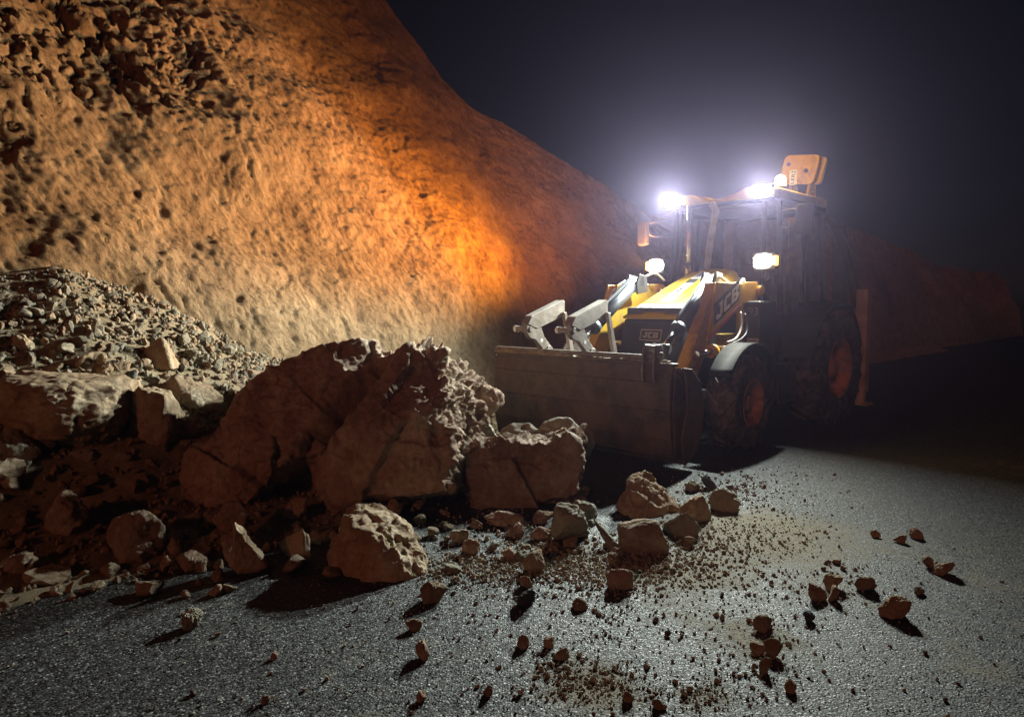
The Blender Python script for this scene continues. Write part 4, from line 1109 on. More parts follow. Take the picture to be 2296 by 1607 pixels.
# ---- front mudguards
for s in (1, -1):
    mb = MB(); prof = []
    for k in range(15):
        a = R(28 + k * 9.2); prof.append((.60 * math.cos(a), .49 + .02 + .60 * math.sin(a)))
    for k in range(14, -1, -1):
        a = R(28 + k * 9.2); prof.append((.585 * math.cos(a), .49 + .02 + .585 * math.sin(a)))
    n = 15
    for i in range(n - 1):
        mb.prism([prof[i], prof[i + 1], prof[2 * n - 2 - i], prof[2 * n - 1 - i]], s * .90, s * 1.13)
    bmesh.ops.remove_doubles(mb.bm, verts=mb.bm.verts, dist=1e-4)
    for f in mb.bm.faces: f.smooth = True
    mb.box((-.05, s * .74, 1.02), (.05, .14, .04))
    mb.build('mudguard', plain_mat('dusty_mudguard', (.016, .016, .016), .8, 0, .3, 5, .1, 40, dirt=(.045, .038, .028), dirt_amt=.3, spec=.2) if s == 1 else bpy.data.materials['dusty_mudguard'], ROOT)

# ---- chassis, axle, steps, tank
mb = MB()
mb.box((-.35, 0, .72), (1.5, .52, .26)).box((-1.9, 0, .78), (1.9, .62, .36)).box((0, 0, .50), (.20, 1.5, .16)).box((0, 0, .52), (.34, .40, .26))
mb.box((-2.17, 0, .72), (.26, 1.5, .26)).cyl((0, -.80, .49), (0, .80, .49), .085).cyl((-2.17, -.80, .72), (-2.17, .80, .72), .12)
for s in (1, -1):
    mb.box((-.95, s * .48, .62), (.12, .42, .12)).box((.35, s * .30, .74), (.5, .06, .30))
mb.build('chassis', M['dark'], ROOT, .012)
for s in (1, -1):
    mb = MB(); mb.box((-1.08, s * .80, .62), (.62, .34, .40)).box((-1.08, s * .985, .40), (.46, .05, .04)).box((-1.30, s * .985, .55), (.03, .03, .30)).box((-.86, s * .985, .55), (.03, .03, .30))
    mb.build('step_tank', M['black'], ROOT, .015)

# ---- engine cowl: sloping bonnet, grille
secs = [(.17, 1.34, 1.385, .36, .405), (.10, 1.34, 1.425, .37, .41), (-.25, 1.40, 1.585, .35, .42), (-.70, 1.48, 1.775, .32, .42), (-1.05, 1.52, 1.905, .28, .40), (-1.20, 1.54, 1.925, .25, .37)]
mb = MB()
rings = []
for x, zb, zt, wt, wb in secs:
    ring = [(-wb, zb), (-wb - .01, zb + (zt - zb) * .55), (-wt - .03, zt - .035), (-wt + .02, zt - .008), (-.15, zt + .004), (-.125, zt + .018), (.125, zt + .018), (.15, zt + .004), (wt - .02, zt - .008), (wt + .03, zt - .035), (wb + .01, zb + (zt - zb) * .55), (wb, zb)]
    rings.append([mb.bm.verts.new((x, y, z)) for y, z in ring])
fs = []
for A, B in zip(rings, rings[1:]):
    for i in range(len(A) - 1): fs.append(mb.bm.faces.new((A[i], A[i + 1], B[i + 1], B[i])))
fs.append(mb.bm.faces.new(rings[0])); fs.append(mb.bm.faces.new(rings[-1][::-1]))
mb._set(fs, False); bmesh.ops.recalc_face_normals(mb.bm, faces=fs)
bonnet = mb.build('bonnet', M['yellow'], ROOT, .012, 3)
mb = MB()
mb.box((-.48, 0, 1.18), (1.24, .76, .58)); mb.build('engine_side', M['dark'], ROOT, .02)
mb = MB()
mb.prism([(.15, 1.335), (.22, 1.10), (.20, .80), (.10, .78), (.10, 1.335)], -.40, .40)
grille = mb.build('grille', M['black'], ROOT, .015)
mb = MB().use(M['black'])
gu, gv = Vector((0, 1, 0)), Vector((-.25, 0, 1)).normalized()
for k in range(9):
    z = .85 + k * .022
    mb.box((.212, 0, z), (.012, .66, .008))
mb.build('grille_vent', None, grille)
# badge on the grille
def face_pt(y, z): return Vector((.15 + (1.335 - z) * .298 + .004, y, z))
gv = (face_pt(0, 1.30) - face_pt(0, 1.12)).normalized(); gu = Vector((0, 1, 0))
mb = MB().use(M['ink'])
o0 = face_pt(-.14, 1.10)
mb.poly_on([(0, 0), (.28, 0), (.28, .13), (0, .13)], o0, gu, gv, .004)
mb.use(M['pale_frame'])
for poly in ([(0, 0), (.28, 0), (.28, .012), (0, .012)], [(0, .118), (.28, .118), (.28, .13), (0, .13)], [(0, .012), (.012, .012), (.012, .118), (0, .118)], [(.268, .012), (.28, .012), (.28, .118), (.268, .118)]):
    mb.poly_on(poly, o0 + gu.cross(gv) * .004, gu, gv, .002)
letters(mb, o0 + gu * .042 + gv * .032 + gu.cross(gv) * .004, gu, gv, .066, .003, 1.35)
mb.build('badge', None, grille)
# sticker with the council's name along the front of the bonnet
def bon(x, y, lift=.006):
    xs = [s[0] for s in secs][::-1]; zs = [s[2] for s in secs][::-1]
    return Vector((x, y, np.interp(x, xs, zs) + lift))
bu = Vector((0, 1, 0)); bv = (bon(-.20, 0) - bon(.09, 0)).normalized(); bn = bu.cross(bv)
mb = MB().use(M['white'])
c0 = bon(.075, 0, .022) + bv * .055
mb.poly_on([(-.30, -.05), (.30, -.05), (.30, .055), (-.30, .055)], c0, bu, bv, .002)
mb.use(M['red']); 
for sx in (-.225, .205): mb.poly_on([(sx - .05, -.002), (sx + .05, -.002), (sx + .05, .047), (sx - .05, .047)], c0 + bn * .002, bu, bv, .001)
mb.use(M['white'])
for sx in (-.225, .205): mb.poly_on([(sx - .03, .012), (sx + .035, .012), (sx + .035, .034), (sx - .03, .034)], c0 + bn * .003, bu, bv, .001)
mb.use(M['ink'])
mb.text('T.C.', .024, c0 + bv * .040 + bn * .003, bu, bv, width=.05)
mb.text('ADANA', .026, c0 + bv * .012 + bn * .003, bu, bv, width=.15)
mb.text('BÜYÜKŞEHİR BELEDİYESİ', .030, c0 - bv * .026 + bn * .003, bu, bv, width=.52)
mb.build('sticker', None, bonnet)
# lettered strip along the middle rib of the bonnet
ru = (bon(-.70, 0) - bon(-.05, 0)).normalized(); rv = Vector((-ru.z, 0, ru.x)); 
mb = MB().use(M['white'])
def strip(x0, x1, y0, y1, up=.0215):
    mb.quad([bon(x0, y0, up), bon(x0, y1, up), bon(x1, y1, up), bon(x1, y0, up)])
strip(-.12, -.60, -.085, .045); strip(-.74, -.98, -.085, .045); mb.use(M['ink']); strip(-.075, -.118, -.085, .045); strip(-.605, -.735, -.085, .045)
side = Vector((0, -1, 0))
for (xa, s_, w_) in ((-.31, 'EXMAV', .32), (-.86, 'EXMA', .2)):
    p = bon(xa, -.02, .024)
    q = (bon(xa - .06, 0) - bon(xa + .06, 0)).normalized()
    mb.text(s_, .11, p, q, Vector((0, -1, 0)).cross(Vector((0, 0, 0))) if False else Vector((0, -1, 0)), width=w_)
mb.build('lettered_strip', None, bonnet)

# ---- exhaust stacks by the windscreen
mb = MB(); mb.cyl((-1.10, -.33, 1.84), (-1.10, -.33, 2.74), .034).cyl((-1.10, -.33, 1.84), (-1.10, -.33, 2.02), .05); mb.build('intake_pipe', M['chrome'], ROOT)
mb = MB(); mb.tube([(-1.14, -.10, 1.86), (-1.13, -.06, 2.2), (-1.11, .015, 2.55), (-1.10, .03, 2.66), (-1.06, -.005, 2.73)], .042, 14); mb.build('exhaust_pipe', M['steel'], ROOT)

# ---- loader arms with their rams
ARM = [(-1.00, 1.66), (-.90, 1.76), (.05, 1.73), (.24, 1.42), (.44, 1.10), (.62, .86), (.98, .62), (1.02, .44), (.92, .36), (.66, .52), (.40, .74), (.22, .98), (.10, 1.16), (-.44, 1.50), (-.92, 1.55)]
for s in (1, -1):
    y0, y1 = s * .57, s * .69
    mb = MB(); mb.prism(ARM, min(y0, y1), max(y0, y1))
    mb.box((.50, s * .70, .93), (.26, .02, .10), rot=(0, R(52), 0)); mb.cyl((.95, s * .52, .48), (.95, s * .74, .48), .055).cyl((-.93, s * .50, 1.66), (-.93, s * .74, 1.66), .06)
    mb.cyl((.54, s * .692, .86), (.54, s * .70, .86), .04)
    arm = mb.build('loader_arm', M['orange'], ROOT, .012)
    # side plate with the name, red reflector strip
    ys = s * .70
    mb = MB().use(M['orange'])
    plate = [(-.46, 1.70), (.05, 1.71), (.235, 1.15), (-.45, 1.50)]
    mb.prism([(-.47, 1.73), (.06, 1.735), (.245, 1.12), (-.46, 1.485)], min(ys, ys + s * .025), max(ys, ys + s * .025))
    yo = ys + s * .0255
    U = Vector((-.86, 0, .45)).normalized() if s > 0 else Vector((.86, 0, -.45)).normalized()
    V = Vector((0, 0, 1)) + Vector((-.16, 0, 0)) * 0
    nrm_ = U.cross(V)
    mb.use(M['ink'])
    if s > 0:
        o0 = Vector((.125, yo, 1.275))
        mb.poly_on([(0, 0), (.50, 0), (.50, .275), (0, .275)] if False else [(0, 0), (.60, 0), (.60, .24), (-.015, .24)], o0, U, Vector((-.05, 0, 1)), .002)
        mb.use(M['white']); letters(mb, o0 + U * .045 + Vector((-.01, 0, .035)) + Vector((0, s * .002, 0)), U, Vector((-.05, 0, 1)), .165, .002, 1.42)
        mb.use(M['yellow']); mb.poly_on([(0, 0), (.70, 0), (.70, .03), (0, .03)], Vector((.17, yo, 1.205)), U, Vector((0, 0, 1)), .002)
        mb.use(M['red'])
        for a, b in ((0, .22), (.235, .46), (.475, .70)): mb.poly_on([(a, 0), (b, 0), (b, .045), (a, .045)], Vector((.19, yo, 1.145)), U, Vector((0, 0, 1)), .006)
    mb.build('side_plate', None, arm, .002, 1)
    # tilt ram
    a = Vector((-.20, s * .50, 1.77)); b = Vector((.80, s * .56, 1.06)); m_ = a.lerp(b, .74)
    mb = MB(); mb.cyl(a, m_, .072).cyl(a.lerp(b, .70), a.lerp(b, .76), .082).cyl(a - Vector((0, .09, 0)), a + Vector((0, .09, 0)), .06)
    up = Vector((.05, 0, .085))
    mb.tube([a.lerp(b, .04) + up, a.lerp(b, .3) + up, a.lerp(b, .66) + up, a.lerp(b, .70) + up * .6], .014)
    ram = mb.build('tilt_ram', M['ram'], ROOT)
    mb = MB(); mb.cyl(m_, b, .036).cyl(b - Vector((0, .06, 0)), b + Vector((0, .06, 0)), .05); mb.build('ram_rod', M['chrome'], ram)
    # bracket that carries the head of the ram
    mb = MB(); mb.prism([(-.34, 1.66), (-.30, 1.84), (-.16, 1.86), (-.10, 1.74), (-.12, 1.62)], s * .56, s * .585); mb.prism([(-.34, 1.66), (-.30, 1.84), (-.16, 1.86), (-.10, 1.74), (-.12, 1.62)], s * .41, s * .435)
    mb.build('ram_bracket', M['dark'], ROOT, .008)
    # lift ram
    mb = MB(); mb.cyl((-.55, s * .76, .98), (.22, s * .76, 1.02), .062).cyl((.18, s * .76, 1.02), (.25, s * .76, 1.02), .072)
    lr = mb.build('lift_ram', M['orange'], ROOT)
    mb = MB(); mb.cyl((.22, s * .76, 1.02), (.48, s * .74, 1.00), .032); mb.build('ram_rod', M['chrome'], lr)
    # loader tower
    mb = MB(); mb.box((-.90, s * .55, 1.30), (.26, .10, .78)).box((-.60, s * .52, 1.05), (.5, .08, .25)); mb.build('loader_tower', M['orange'], ROOT, .012)
# hoses
mb = MB()
mb.tube([(-.22, .60, 1.80), (-.32, .68, 1.71), (-.46, .70, 1.735), (-.58, .68, 1.78), (-.70, .64, 1.70)], .016)
mb.build('hydraulic_hose', M['pale_hose'], ROOT)
for pts, mt in (([(-.12, .56, 1.74), (.02, .60, 1.68), (.22, .60, 1.40), (.30, .60, 1.20), (.20, .60, 1.16), (.08, .60, 1.30), (-.02, .60, 1.52)], 'pale_hose'),
                ([(-.10, -.58, 1.78), (.10, -.60, 1.66), (.34, -.60, 1.34), (.26, -.60, 1.20), (.05, -.60, 1.42)], 'pale_hose'),
                ([(-.42, .74, 1.42), (-.36, .78, 1.25), (-.22, .80, 1.14), (-.02, .80, 1.10)], 'pale_hose'), ([(-.52, .74, 1.40), (-.46, .80, 1.22), (-.30, .82, 1.13), (-.10, .82, 1.09)], 'hose'),
                ([(-.35, -.46, 1.84), (-.55, -.46, 1.88), (-.72, -.44, 1.80)], 'pale_hose')):
    mb = MB(); mb.tube(pts, .013); mb.build('hydraulic_hose', M[mt], ROOT)
mb = MB(); mb.cyl((.52, -.60, .74), (.52, .60, .74), .05); mb.build('cross_tube', M['dark'], ROOT)

# ---- bucket with its flip-over forks
BY0, BY1 = -1.25, 1.13
mb = MB()
clam = [(1.44, .955), (1.475, .80), (1.485, .55), (1.46, .30), (1.40, .13), (1.34, .07), (1.30, .10), (1.36, .16), (1.42, .32), (1.445, .55), (1.435, .80), (1.40, .955)]
for i in range(len(clam) // 2 - 1):
    mb.prism([clam[i], clam[i + 1], clam[-2 - i], clam[-1 - i]], BY0 + .06, BY1 - .06)
back = [(1.40, .94), (1.25, .92), (1.10, .80), (1.03, .58), (1.05, .34), (1.14, .15), (1.34, .06), (1.34, .10), (1.18, .20), (1.10, .38), (1.08, .58), (1.14, .77), (1.27, .88), (1.40, .90)]
for i in range(6):
    mb.prism([back[i], back[i + 1], back[-2 - i], back[-1 - i]], BY0, BY1)
for y, d in ((BY1, .022), (BY0, -.022)):
    mb.prism([(1.40, .945), (1.25, .925), (1.10, .80), (1.03, .58), (1.05, .34), (1.14, .15), (1.34, .05), (1.40, .30), (1.32, .55), (1.34, .80)], y, y + d)
    mb.prism([(1.43, .94), (1.46, .55), (1.40, .14), (1.27, .12), (1.25, .55), (1.32, .9)], y - 2.6 * d, y - 1.7 * d)
for s in (1, -1):
    for yy in (.50, .62): mb.prism([(1.04, .58), (.90, .72), (.80, 1.10), (.90, 1.12), (1.12, .86)], s * yy - .012, s * yy + .012)
mb.box((1.42, (BY0 + BY1) / 2, .965), (.09, BY1 - BY0 - .08, .03))
bucket = mb.build('bucket', M['bucket'], ROOT, .006, 1)
mb = MB(); mb.cyl((1.42, BY0 + .05, 1.02), (1.42, .84, 1.02), .024)
for y in (BY0 + .07, -.50, -.24, .84): mb.box((1.42, y, .995), (.07, .05, .07))
mb.build('fork_rail', M['steel'], bucket, .004, 1)
lk = [(1.36, .98), (1.36, 1.10), (1.40, 1.14), (1.47, 1.14), (1.50, 1.10), (1.52, .90), (1.50, .80), (1.47, .80), (1.465, .975)]
mb = MB(); mb.prism(lk, .78, .80); mb.prism(lk, .90, .92)
mb.cyl((1.43, .75, 1.04), (1.43, .95, 1.04), .035).box((1.43, .85, 1.12), (.10, .13, .03)); mb.build('fork_lock', M['steel'], bucket, .006)
for y in (-.55, .03):
    mb = MB()
    mb.prism([(1.27, .98), (1.36, .98), (1.42, 1.05), (1.52, 1.14), (1.60, 1.16), (1.66, 1.22), (1.65, 1.31), (1.58, 1.37), (1.47, 1.34), (1.38, 1.16), (1.25, 1.03)], y - .028, y + .028)   # shank and heel
    mb.prism([(1.645, 1.30), (1.585, 1.385), (1.10, 1.55), (1.07, 1.53), (1.07, 1.39), (1.12, 1.37), (1.50, 1.25)], y - .07, y + .035)                                              # tine, thick at the heel
    mb.prism([(1.08, 1.42), (1.13, 1.42), (1.01, .96), (.94, .96)], y + .035, y + .075)                                                                                            # brace leg down to the rail
    mb.cyl((1.32, y - .05, 1.02), (1.32, y + .05, 1.02), .05).cyl((1.60, y - .15, 1.25), (1.60, y + .04, 1.25), .028)
    fork = mb.build('pallet_fork', M['fork'], bucket, .005, 1)
    mb = MB(); mb.cyl((1.60, y - .19, 1.25), (1.60, y - .15, 1.25), .034); mb.cyl((1.43, y - .030, 1.13), (1.43, y + .030, 1.13), .020)
    mb.build('fork_pin', M['white'], fork)
# mud caked along the bucket's top edge: one lumpy strip
ys = np.linspace(-1.19, 1.02, 150); us = np.linspace(0, 1, 9)
Yg, Ug = np.meshgrid(ys, us, indexing='ij'); pp = np.stack([Yg.ravel() * 6, Ug.ravel() * 2, 0 * Yg.ravel()], 1)
hh = np.clip(0.35 + fbm(pp, 4, .6) * 1.3 + 0.35 * (Yg.ravel() < -.1), 0.04, 1.2) * np.sin(np.pi * Ug.ravel())
link('caked_mud', np_mesh('caked_mud', np.stack([1.375 + 0.10 * Ug.ravel(), Yg.ravel(), .979 + .045 * hh], 1), grid_faces(150, 9)), M['mud'], bucket)

# ---- cab
cab = empty_child('cab', ROOT)
mb = MB()
A1, A2 = (-1.22, 1.30), (-1.30, 2.72)
for s in (1, -1):
    mb.cyl((-1.20, s * .60, 1.20), (-1.30, s * .56, 2.74), .030, seg=8)                # windscreen posts
    mb.cyl((-1.34, s * .78, .92), (-1.40, s * .70, 2.74), .032, seg=8)                 # door posts
    mb.cyl((-2.02, s * .80, .95), (-2.02, s * .72, 2.74), .030, seg=8)
    mb.cyl((-2.70, s * .76, 1.25), (-2.62, s * .68, 2.74), .035, seg=8)
    mb.cyl((-1.34, s * .78, .95), (-2.02, s * .80, .95), .03, seg=8).cyl((-2.02, s * .80, 1.32), (-2.70, s * .76, 1.32), .03, seg=8)
    mb.cyl((-1.38, s * .71, 2.70), (-2.66, s * .69, 2.70), .035, seg=8)
mb.cyl((-1.30, -.60, 2.70), (-1.30, .60, 2.70), .03, seg=8).cyl((-2.66, -.70, 2.70), (-2.66, .70, 2.70), .03, seg=8)
mb.box((-2.0, 0, .92), (1.40, 1.50, .08))
mb.build('cab_frame', M['black'], cab)
mb = MB(); mb.box((-1.22, 0, 1.12), (.10, 1.20, .62)).box((-2.68, 0, 1.15), (.06, 1.44, .42))
for s in (1, -1): mb.box((-2.36, s * .76, 1.14), (.66, .05, .40)); mb.box((-1.27, s * .68, 1.10), (.12, .20, .60))
mb.build('cab_panel', M['black'], cab, .01)
mb = MB()
mb.quad([(-1.21, -.58, 1.42), (-1.21, .58, 1.42), (-1.295, .55, 2.68), (-1.295, -.55, 2.68)])
mb.build('windscreen', M['glass'], cab)
for s in (1, -1):
    mb = MB()
    mb.quad([(-1.37, s * .778, .98), (-1.99, s * .795, .98), (-2.0, s * .722, 2.66), (-1.41, s * .708, 2.66)]); g_ = mb.build('door', M['glass'], cab)
    mb = MB(); mb.cyl((-1.90, s * .80, 1.55), (-1.90, s * .765, 1.78), .012, seg=6).box((-1.86, s * .80, 1.50), (.14, .02, .05)); mb.build('handle', M['dark'], g_)
    mb = MB(); mb.quad([(-2.05, s * .798, 1.36), (-2.66, s * .762, 1.36), (-2.61, s * .69, 2.66), (-2.05, s * .722, 2.66)]); mb.build('side_window', M['glass'], cab)
mb = MB(); mb.quad([(-2.69, -.70, 1.40), (-2.69, .70, 1.40), (-2.63, .64, 2.66), (-2.63, -.64, 2.66)]); mb.build('rear_window', M['glass'], cab)
# roof: yellow cap with a dipped middle at the front
mb = MB()
prof = [(-.74, 2.76), (-.74, 2.845), (-.66, 2.885), (-.36, 2.885), (-.24, 2.81), (-.12, 2.795), (.16, 2.80), (.26, 2.845), (.38, 2.895), (.66, 2.895), (.74, 2.85), (.74, 2.76)]
mb.prism_x(prof, -1.16, -1.30); mb.prism_x([(y, z if z < 2.8 else max(z, 2.86)) for y, z in prof], -1.30, -2.72)
roof = mb.build('roof', M['yellow'], cab, .012)
mb = MB(); mb.box((-1.98, 0, 2.742), (1.50, 1.44, .034)); mb.build('roof_lining', M['black'], cab, .008)
for s in (1, -1):
    mb = MB(); mb.prism([(-2.50, 1.30), (-2.40, 1.30), (-2.44, 2.66), (-2.52, 2.66)], s * .50 - .07, s * .50 + .07)
    for z in (1.55, 2.0, 2.45): mb.use(M['ink']).cyl((-2.395 - (z - 1.3) * .03, s * .50 - .0, z), (-2.388 - (z - 1.3) * .03, s * .50, z), .03, seg=14); 
    mb2 = mb
    mb.build('inner_post', None, cab)
for o_ in list(cab.children):
    if o_.name.startswith('inner_post'): o_.data.materials.clear(); [o_.data.materials.append(m) for m in (M['pale_frame'], M['ink'])]
mb = MB(); mb.box((-2.05, -.02, 1.35), (.48, .50, .12)).box((-2.30, -.02, 1.72), (.12, .48, .66), rot=(0, R(-8), 0)).box((-2.05, -.02, 1.1), (.3, .3, .4)).box((-2.37, -.02, 2.12), (.09, .26, .18)); mb.build('seat', M['seat'], cab, .04, 3)
mb = MB(); mb.cyl((-1.40, .0, 1.35), (-1.58, 0, 1.72), .035).box((-1.33, 0, 1.40), (.16, .5, .30))
for k in range(24):
    a, b = 2 * math.pi * k / 24, 2 * math.pi * (k + 1) / 24
    f_ = lambda t: Vector((-1.60, 0, 1.74)) + Vector((.08, 0, .17)) * math.sin(t) + Vector((0, .19, 0)) * math.cos(t)
    mb.cyl(f_(a), f_(b), .014, seg=6)
mb.build('steering_wheel', M['black'], cab)
mb = MB(); mb.tube([(-1.19, .30, 1.44), (-1.215, .16, 1.60), (-1.225, -.06, 1.76)], .008); mb.build('wiper', M['dark'], cab)

# lamps
def lamp(name, kind, parent, loc, direction, energy, col, size=.1, spot=None, blend=.5, scale=None, spread=None):
    ld = bpy.data.lights.new(name, kind); ld.energy = energy; ld.color = col
    if kind == 'AREA': ld.shape = 'DISK'; ld.size = size; ld.spread = spread or math.pi
    else: ld.shadow_soft_size = size
    if kind == 'SPOT': ld.spot_size = spot; ld.spot_blend = blend
    o = bpy.data.objects.new(name, ld); COL.objects.link(o); o.parent = parent; o.location = loc
    o.rotation_euler = Vector(direction).to_track_quat('-Z', 'Y').to_euler()
    if scale: o.scale = scale
    return o

WORK_W, HEAD_W, IND_W, BEACON_W = 470, 120, 3600, 80
for s in (1, -1):
    z = 2.835 if s > 0 else 2.825
    mb = MB(); mb.box((-1.19, s * .60, z), (.10, .24, .14)).cyl((-1.24, s * .60, z + .06), (-1.24, s * .60, z + .01), .03)
    wl = mb.build('work_lamp', M['black'], ROOT, .02)
    mb = MB(); mb.box((-1.136, s * .60, z), (.012, .225, .115)); mb.build('lens', M['lens_white'], wl, .004)
    lamp('work_light', 'AREA', wl, (-1.12, s * .60, z - .005), (1, .02 if s > 0 else -.04, .01), WORK_W * (.95 if s > 0 else 1.1), (.90, 1.0, .93), .12, spread=R(158 if s > 0 else 124))
for s in (1, -1):
    mb = MB(); mb.box((-1.02, s * .735, 2.0), (.12, .27, .20)).tube([(-1.20, s * .62, 1.78), (-1.14, s * .70, 1.82), (-1.04, s * .72, 1.92)], .02)
    hl = mb.build('headlight', M['black'], ROOT, .03, 3)
    mb = MB(); mb.prism_x([(s * .725 + a * .115, 2.0 + b * .082) for a, b in ((-.9, -.75), (-.55, -1), (.45, -.95), (.95, -.45), (1, .2), (.75, .8), (.2, 1), (-.6, .9), (-1, .4))], -.964, -.948); mb.build('lens', M['lens_warm'], hl, .004, 1)
    mb = MB(); mb.box((-.985, s * .865, 2.0), (.06, .03, .11)); mb.build('indicator', M['lens_ind'], hl, .008)
    lamp('headlight_beam', 'SPOT', hl, (-.94, s * .725, 2.0), (1, 0, -.12), HEAD_W, (1.0, .86, .60), .05, R(76), .15)
    if s < 0: lamp('indicator_glow', 'SPOT', hl, (-.985, s * .915, 2.0), (.05, s * 1.0, .85), 520, (1.0, .38, .11), .05, R(124), .75)
    lamp('indicator_beam', 'SPOT', hl, (-.98, s * .905, 2.02), (1.0, s * .68, .32) if s < 0 else (.3, s * 1.0, -.2), IND_W if s < 0 else IND_W * .01, (1.0, .41, .03), .04, R(134), 1.0, (1, .40, 1) if s < 0 else None)
mb = MB(); mb.cyl((-1.62, .60, 2.88), (-1.62, .60, 2.93), .075); bc = mb.build('beacon', M['black'], ROOT)
mb = MB(); mb.lathe_y((0, 0, 0), [(.066, 0), (.066, .08), (.05, .115), (.02, .13), (.001, .132)], 24)
bmesh.ops.rotate(mb.bm, verts=mb.bm.verts, cent=(0, 0, 0), matrix=Matrix.Rotation(R(90), 3, 'X')); bmesh.ops.translate(mb.bm, verts=mb.bm.verts, vec=(-1.62, .60, 2.931))
mb.build('dome', M['lens_amber'], bc)
lamp('beacon_light', 'POINT', bc, (-1.62, .60, 3.12), (0, 0, -1), BEACON_W, (1.0, .70, .17), .05)

# mirrors
for s in (1, -1):
    mb = MB(); mb.tube([(-1.36, s * .74, 2.42), (-1.30, s * .86, 2.40), (-1.22, s * .98, 2.42), (-1.20, s * 1.02, 2.50)], .013).tube([(-1.36, s * .74, 2.60), (-1.28, s * .90, 2.60), (-1.20, s * 1.0, 2.58)], .010)
    mr_ = mb.build('mirror', M['steel'], ROOT)
    mb = MB(); mb.box((-1.20, s * 1.09, 2.46), (.07, .20, .34), rot=(0, 0, s * R(18))); mb.build('mirror_housing', M['black'], mr_, .03, 3)

# rear mudguards, stabiliser frame, backhoe
for s in (1, -1):
    mb = MB()
    pr = [(.80 * math.cos(R(a)), .74 + .80 * math.sin(R(a))) for a in range(10, 172, 9)]; pi_ = [(.77 * math.cos(R(a)), .74 + .77 * math.sin(R(a))) for a in range(10, 172, 9)]
    for i in range(len(pr) - 1):
        mb.prism([(-2.17 + p[0], p[1]) for p in (pr[i], pr[i + 1], pi_[i + 1], pi_[i])], s * .74, s * 1.16)
    mb.build('rear_mudguard', M['black'], ROOT)
mb = MB(); mb.box((-3.10, 0, .80), (.14, 2.20, .60)).box((-3.0, 0, 1.2), (.12, 1.2, .3))
mb.build('rear_frame', M['orange'], ROOT, .012)
for s in (1, -1):
    mb = MB(); mb.box((-3.12, s * 1.10, 1.02), (.15, .15, 1.36)).box((-3.12, s * 1.10, .32), (.11, .11, .30)); mb.box((-3.12, s * 1.10, .18), (.24, .26, .03)); mb.build('stabiliser_leg', M['pale_frame'], ROOT, .01)
bh = empty_child('backhoe', ROOT)
mb = MB(); mb.box((-3.24, -.1, 1.0), (.16, .50, .8)).cyl((-3.38, -.1, .7), (-3.38, -.1, 1.35), .09); mb.build('kingpost', M['dark'], bh, .01)
mb = MB()
for y in (-.02, .24): mb.prism([(-3.48, 1.0), (-3.30, 1.0), (-3.22, 2.0), (-3.22, 3.0), (-3.36, 3.3), (-3.52, 3.2), (-3.50, 2.2)], y - .02, y + .02)
mb.prism([(-3.44, 1.0), (-3.34, 1.0), (-3.27, 2.0), (-3.27, 3.0), (-3.33, 3.02), (-3.38, 2.0)], -.02, .24)
mb.build('boom', M['orange'], bh, .008)
# boom head: rounded yellow plates showing over the roof
mb = MB().use(M['orange'])
def rrect(cy, cz, w, h_, r, sh=0.0):
    pts = []
    for (sx, sz, a0) in ((1, 1, 0), (-1, 1, 90), (-1, -1, 180), (1, -1, 270)):
        for k in range(5):
            a = R(a0 + k * 22.5); y = sx * (w / 2 - r) + r * math.cos(a); z = sz * (h_ / 2 - r) + r * math.sin(a)
            pts.append((cy + y + sh * z, cz + z + .0 * y))
    return pts
def tilt(pts, c, a): 
    ca, sa = math.cos(a), math.sin(a); return [(c[0] + (y - c[0]) * ca - (z - c[1]) * sa, c[1] + (y - c[0]) * sa + (z - c[1]) * ca) for y, z in pts]
mb.prism_x(tilt(rrect(.14, 3.40, .50, .40, .07, .12), (.14, 3.40), R(-7)), -3.20, -3.26)
mb.prism_x(tilt(rrect(.34, 3.38, .16, .38, .06, .12), (.34, 3.38), R(-7)), -3.36, -3.42); mb.box((-3.31, .16, 3.36), (.10, .30, .24))
mb.use(M['ink']); mb.cyl((-3.20, .24, 3.37), (-3.185, .24, 3.37), .03, seg=16).cyl((-3.20, -.01, 3.49), (-3.192, -.01, 3.49), .028, seg=16)
mb.use(M['white']); mb.poly_on([(-.055, -.11), (.055, -.11), (.055, .10), (-.055, .10)], (-3.199, .06, 3.305), (0, 1, 0), (0, 0, 1), .003)
mb.use(M['ink']); mb.text('LERİ', .07, (-3.194, .06, 3.30), (0, .15, 1), (0, -1, .15), width=.18)
mb.build('boom_head', None, bh, .006, 1)
mb = MB(); mb.prism([(-3.40, 2.62), (-3.52, 2.55), (-3.66, 1.9), (-3.60, 1.35), (-3.48, 1.35), (-3.46, 1.9)], .55, .72); mb.tube([(-3.3, .45, 2.7), (-3.4, .72, 2.4), (-3.5, .86, 1.9), (-3.45, .95, 1.45)], .045)
mb.tube([(-3.28, .50, 2.72), (-3.36, .66, 2.45), (-3.44, .80, 1.95), (-3.40, .90, 1.45)], .05)
mb.build('dipper_arm', M['dark'], bh, .01)
mb = MB(); mb.prism([(-3.45, .95), (-3.9, .9), (-4.0, .5), (-3.7, .25), (-3.5, .45)], -.2, .6); mb.build('digging_bucket', M['bucket'], bh, .01)
